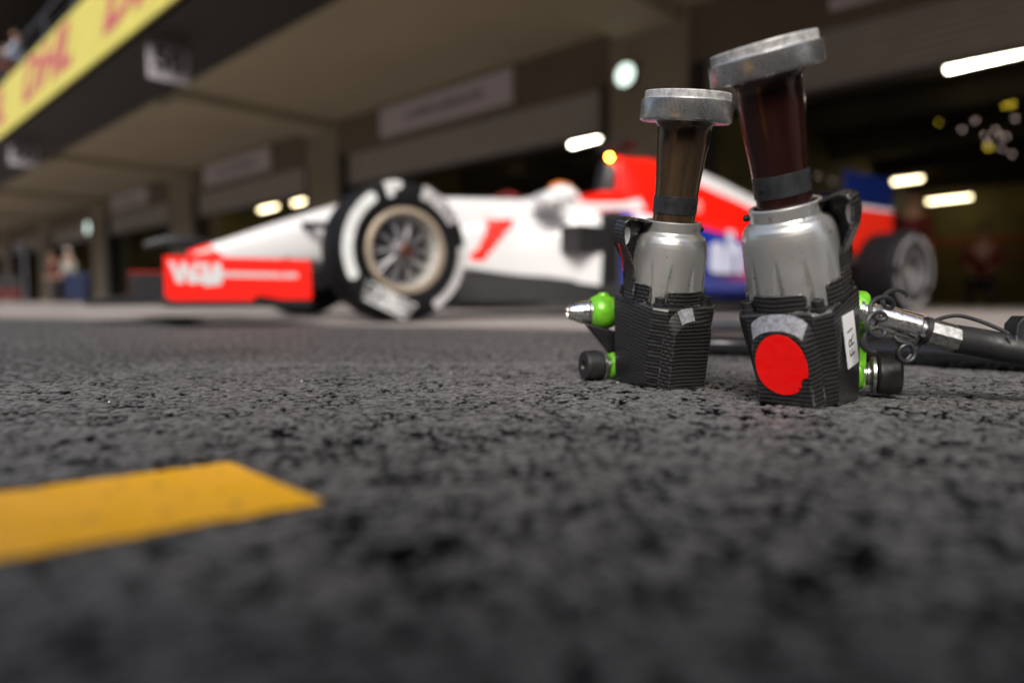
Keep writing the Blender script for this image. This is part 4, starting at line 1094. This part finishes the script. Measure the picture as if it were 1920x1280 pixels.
# front wing
fw = empty('front_wing', (0, 0, 0)); fw.parent = car
mb = MB()
for q_ in (-1, 1):
    for (x0_, z0_, ch, y0_, y1_, rise) in ((1.02, .085, .20, .22, .87, .02), (.86, .115, .16, .24, .87, .03), (.74, .165, .14, .28, .87, .04), (.64, .215, .12, .34, .87, .04)):
        sec = [(0, 0), (-ch*.3, .012), (-ch, .03+rise), (-ch, .022+rise), (-ch*.3, -.006)]
        mb.prism([(x0_+u, z0_+v) for u, v in sec], q_*y0_, q_*y1_, lambda u, v, w_: Vector((u, w_, v)))
mb.prism([(1.26, .090), (1.1, .125), (.8, .11), (.8, .085), (1.24, .078)], -.25, .25, lambda u, v, w_: Vector((u, w_, v)))
mb.build('wing_elements', M['carblack'], fw, bevel=.002)
mb = MB()
for q_ in (-1, 1): mb.prism([(.74, .10), (.62, .10), (.55, .28), (.70, .28)], q_*.075, q_*.090, lambda u, v, w_: Vector((u, w_, v)))
mb.build('wing_pylon', M['white'], fw, bevel=.003)
epoly = [(1.0, .272), (.44, .274), (.435, .105), (.56, .105), (.66, .122), (.68, .098), (.73, .092), (.745, .100), (.775, .092), (.85, .090), (.865, .098), (.90, .090), (.97, .096), (1.0, .115)]
for q_ in (-1, 1):
    mb = MB(); mb.prism(epoly, q_*.875, q_*.888, lambda u, v, w_: Vector((u, w_, v))); ep = mb.build('endplate', M['red'], fw, bevel=.002)
    if q_ < 0:
        m2 = MB(); m2.prism([(x_, z_-.004) for x_, z_ in epoly], q_*.8735, q_*.8748, lambda u, v, w_: Vector((u, w_, v))); m2.build('endplate_inner_face', M['carblack'], ep)
    mb = MB(); fl = (lambda u, v, w_: Vector((u, w_, v)))
    yy0, yy1 = q_*.8885, q_*.8900
    for poly in ([(.985, .252), (.958, .168), (.935, .166), (.925, .215), (.918, .168), (.895, .164), (.875, .252), (.895, .252), (.905, .21), (.925, .252), (.94, .25), (.95, .21), (.965, .252)],
                 [(.872, .250), (.845, .250), (.838, .20), (.825, .248), (.80, .254), (.79, .21), (.797, .165), (.83, .160), (.862, .158)], [(.902, .20), (.80, .20), (.82, .17), (.89, .17)]):
        mb.prism(poly, yy0, yy1, fl); yy1 += q_*.0006
    mb.build('plate_emblem', M['white'], ep)
    tm = text_mesh('mmmmmmmm.mm', .040, 0, .002, 0); mb = MB()
    Mt = Matrix.Translation((.655, q_*.8903, .208)) @ (Matrix(((-1, 0, 0, 0), (0, 0, 1, 0), (0, 1, 0, 0), (0, 0, 0, 1))) if q_ > 0 else Matrix(((1, 0, 0, 0), (0, 0, -1, 0), (0, 1, 0, 0), (0, 0, 0, 1))))
    mb.add(tm, Mt); mb.build('plate_small_print', M['white'], ep)
for q_ in (-1, 1):
    mb = MB(); mb.prism([(.98, .10), (.45, .10), (.43, .075), (.99, .075)], q_*.80, q_*.90, lambda u, v, w_: Vector((u, w_, v))); mb.build('footplate', M['carblack'], fw, bevel=.003)
mb = MB(); mb.rings(loft([(.95, .02, .26, .30), (.85, .05, .27, .34), (.7, .05, .27, .345), (.6, .02, .28, .32)], 14)); mb.build('wing_camera', M['carblack'], fw, smooth=True, M=Matrix.Translation((0, -.45, .12)))
# rear wing
rw = empty('rear_wing', (0, 0, 0)); rw.parent = car
def ep_mat():
    m = mat('tricolour_endplate', (.02, .03, .2), .3, coat=.3); g = NG(m); x, y, z = g.xyz()
    c = g.mix(g.math('GREATER_THAN', z, .93), (.70, .02, .008), (.003, .010, .075)); c = g.mix(g.math('MULTIPLY', g.math('GREATER_THAN', z, .90), g.math('LESS_THAN', z, .93)), c, (.6, .6, .65)); g.col(c); return m
M['ep'] = ep_mat()
for q_ in (-1, 1):
    mb = MB(); mb.prism([(-4.26, 1.20), (-5.02, 1.20), (-5.05, .60), (-4.86, .50), (-4.42, .50), (-4.30, .70)], q_*.40, q_*.415, lambda u, v, w_: Vector((u, w_, v))); mb.build('endplate', M['ep'], rw, bevel=.003)
mb = MB(); mb.prism([(-4.38, 1.02), (-4.62, .99), (-4.80, 1.03), (-4.62, 1.02)], -.398, .398, lambda u, v, w_: Vector((u, w_, v))); mb.prism([(-4.76, 1.05), (-4.98, 1.13), (-5.0, 1.12), (-4.80, 1.035)], -.398, .398, lambda u, v, w_: Vector((u, w_, v))); mb.build('aerofoil', M['blue'], rw, bevel=.003)
mb = MB(); mb.box(-4.85, -4.6, -.02, .02, .25, 1.0); mb.build('wing_post', M['carblack'], rw)
# rest of the gearbox end
mb = MB(); mb.rings(loft([(-4.0, .22, .10, .45), (-4.6, .14, .14, .40), (-5.05, .08, .2, .34)], 16)); mb.build('gearbox_fairing', M['carblack'], car, smooth=True)
# driver
dp_ = CA + Matrix.Rotation(CR, 3, 'Z') @ Vector((-1.52, 0, .12))
drv = empty('person', dp_, CR+PI/2, label='driver in a white helmet sitting low in the racing car cockpit', cat='person')
skinned('body', [[(0, .10, .10, .14), (0, .16, .35, .15), (0, .14, .48, .06), (0, .10, .55, .055)], [(0, .16, .35, .15), (.19, .14, .40, .06), (.20, -.10, .33, .045), (.10, -.34, .42, .035), (.08, -.38, .45, .03)], [(0, .16, .35, .15), (-.19, .14, .40, .06), (-.20, -.10, .33, .045), (-.10, -.34, .42, .035), (-.08, -.38, .45, .03)], [(0, .10, .10, .14), (.09, -.15, .14, .08), (.08, -.55, .26, .06)], [(0, .10, .10, .14), (-.09, -.15, .14, .08), (-.08, -.55, .26, .06)]], c_redd, drv, 1, lambda m: head(m, (0, .06, .62)))
mb = MB(); mb.sphere((0, .05, .635), .138, .92, 1.08, 1.0, 28, 18); hl = mb.build('helmet', M['helmet'], drv, smooth=True)
mb = MB(); mb.tube([(.131*math.cos(a), .045-.152*math.sin(a), .655) for a in [R(-5)+R(190)*k/20 for k in range(21)]], .024, 8); mb.build('visor', M['carblack'], hl, smooth=True)
mb = MB(); mb.tube([(0, .05+.152*math.cos(a), .635+.139*math.sin(a)) for a in [R(20)+R(110)*k/14 for k in range(15)]], .017, 8); mb.build('crest', M['orange'], hl, smooth=True)
# ------------------------------------------------------------------ the other side of the pit lane: low wall and grandstand
pw = empty('pit_wall', B(-20, -7.5, 0), BR, label='low concrete pit wall with wire fence opposite the garages, behind the camera', cat='wall')
mb = MB(); mb.box(-60, 60, -.15, .15, 0, 1.1); mb.build('barrier', M['concrete'], pw, bevel=.02)
mb = MB()
for x in np.arange(-60, 61, 3): mb.box(x-.04, x+.04, -.04, .04, 1.102, 2.6)
mb.box(-60, 60, -.03, .03, 2.6, 2.66); mb.build('fence_frame', M['grey'], pw)
gs = empty('grandstand', B(-20, -42, 0), BR, label='large dark roofed grandstand across the track, behind the camera', cat='building')
mb = MB()
for i in range(14): mb.box(-90, 90, -i*1.2-1.2, -i*1.2, 0, 2.5+i*.75)
mb.build('seating', mat('stand_seating', (.12, .12, .13), .8, var=.4, vs=.5), gs)
mb = MB(); mb.box(-90, 90, -18.5, -18.2, 0, 19); mb.build('rear_screen', M['grey'], gs)
mb = MB(); mb.box(-90, 90, -18.2, -2, 18.4, 19); mb.build('roof', M['frame'], gs)

fc = empty('added_shade_case', (.05, -.30, 0), 0, label='low black case with metal edges added unseen behind the camera to shade the foreground', cat='case')  # added out of view to shade the near ground
mb = MB(); mb.box(-1.05, 1.15, -.75, 0, .10, .63); mb.build('shell', M['black'], fc, bevel=.01)
mb = MB(); mb.box(-1.06, 1.16, -.76, .01, .42, .45); mb.build('edge_band', M['hexsteel'], fc, bevel=.004)
for a in (-.95, 1.05):
    for b in (-.65, -.1):
        mb = MB(); mb.lathe([(.05, -.02), (.05, .02)], 20, Matrix.Translation((a, b, .05)) @ Matrix.Rotation(PI/2, 4, 'Y')); mb.build('caster', M['black'], fc)

cbn = empty('tool_cabinet', B(.2, 13.2, .004), BR, label='dark red tool cabinet on castors inside the near garage at the right edge', cat='cabinet')
mb = MB(); mb.box(-.45, .45, -.28, .28, .12, 1.02); mb.build('carcass', c_redd, cbn, bevel=.01)
for i in range(5):
    mb = MB(); mb.box(-.42, .42, -.30, -.283, .15+i*.172, .305+i*.172); dw = mb.build('drawer', M['black'], cbn, bevel=.004)
    mb = MB(); mb.box(-.2, .2, -.325, -.303, .26+i*.172, .28+i*.172); mb.build('handle', M['hexsteel'], dw)
for a in (-.38, .38):
    for b in (-.2, .2):
        mb = MB(); mb.lathe([(.055, -.02), (.055, .02)], 20, Matrix.Translation((a, b, .056)) @ Matrix.Rotation(PI/2, 4, 'Y')); mb.build('castor', M['black'], cbn)
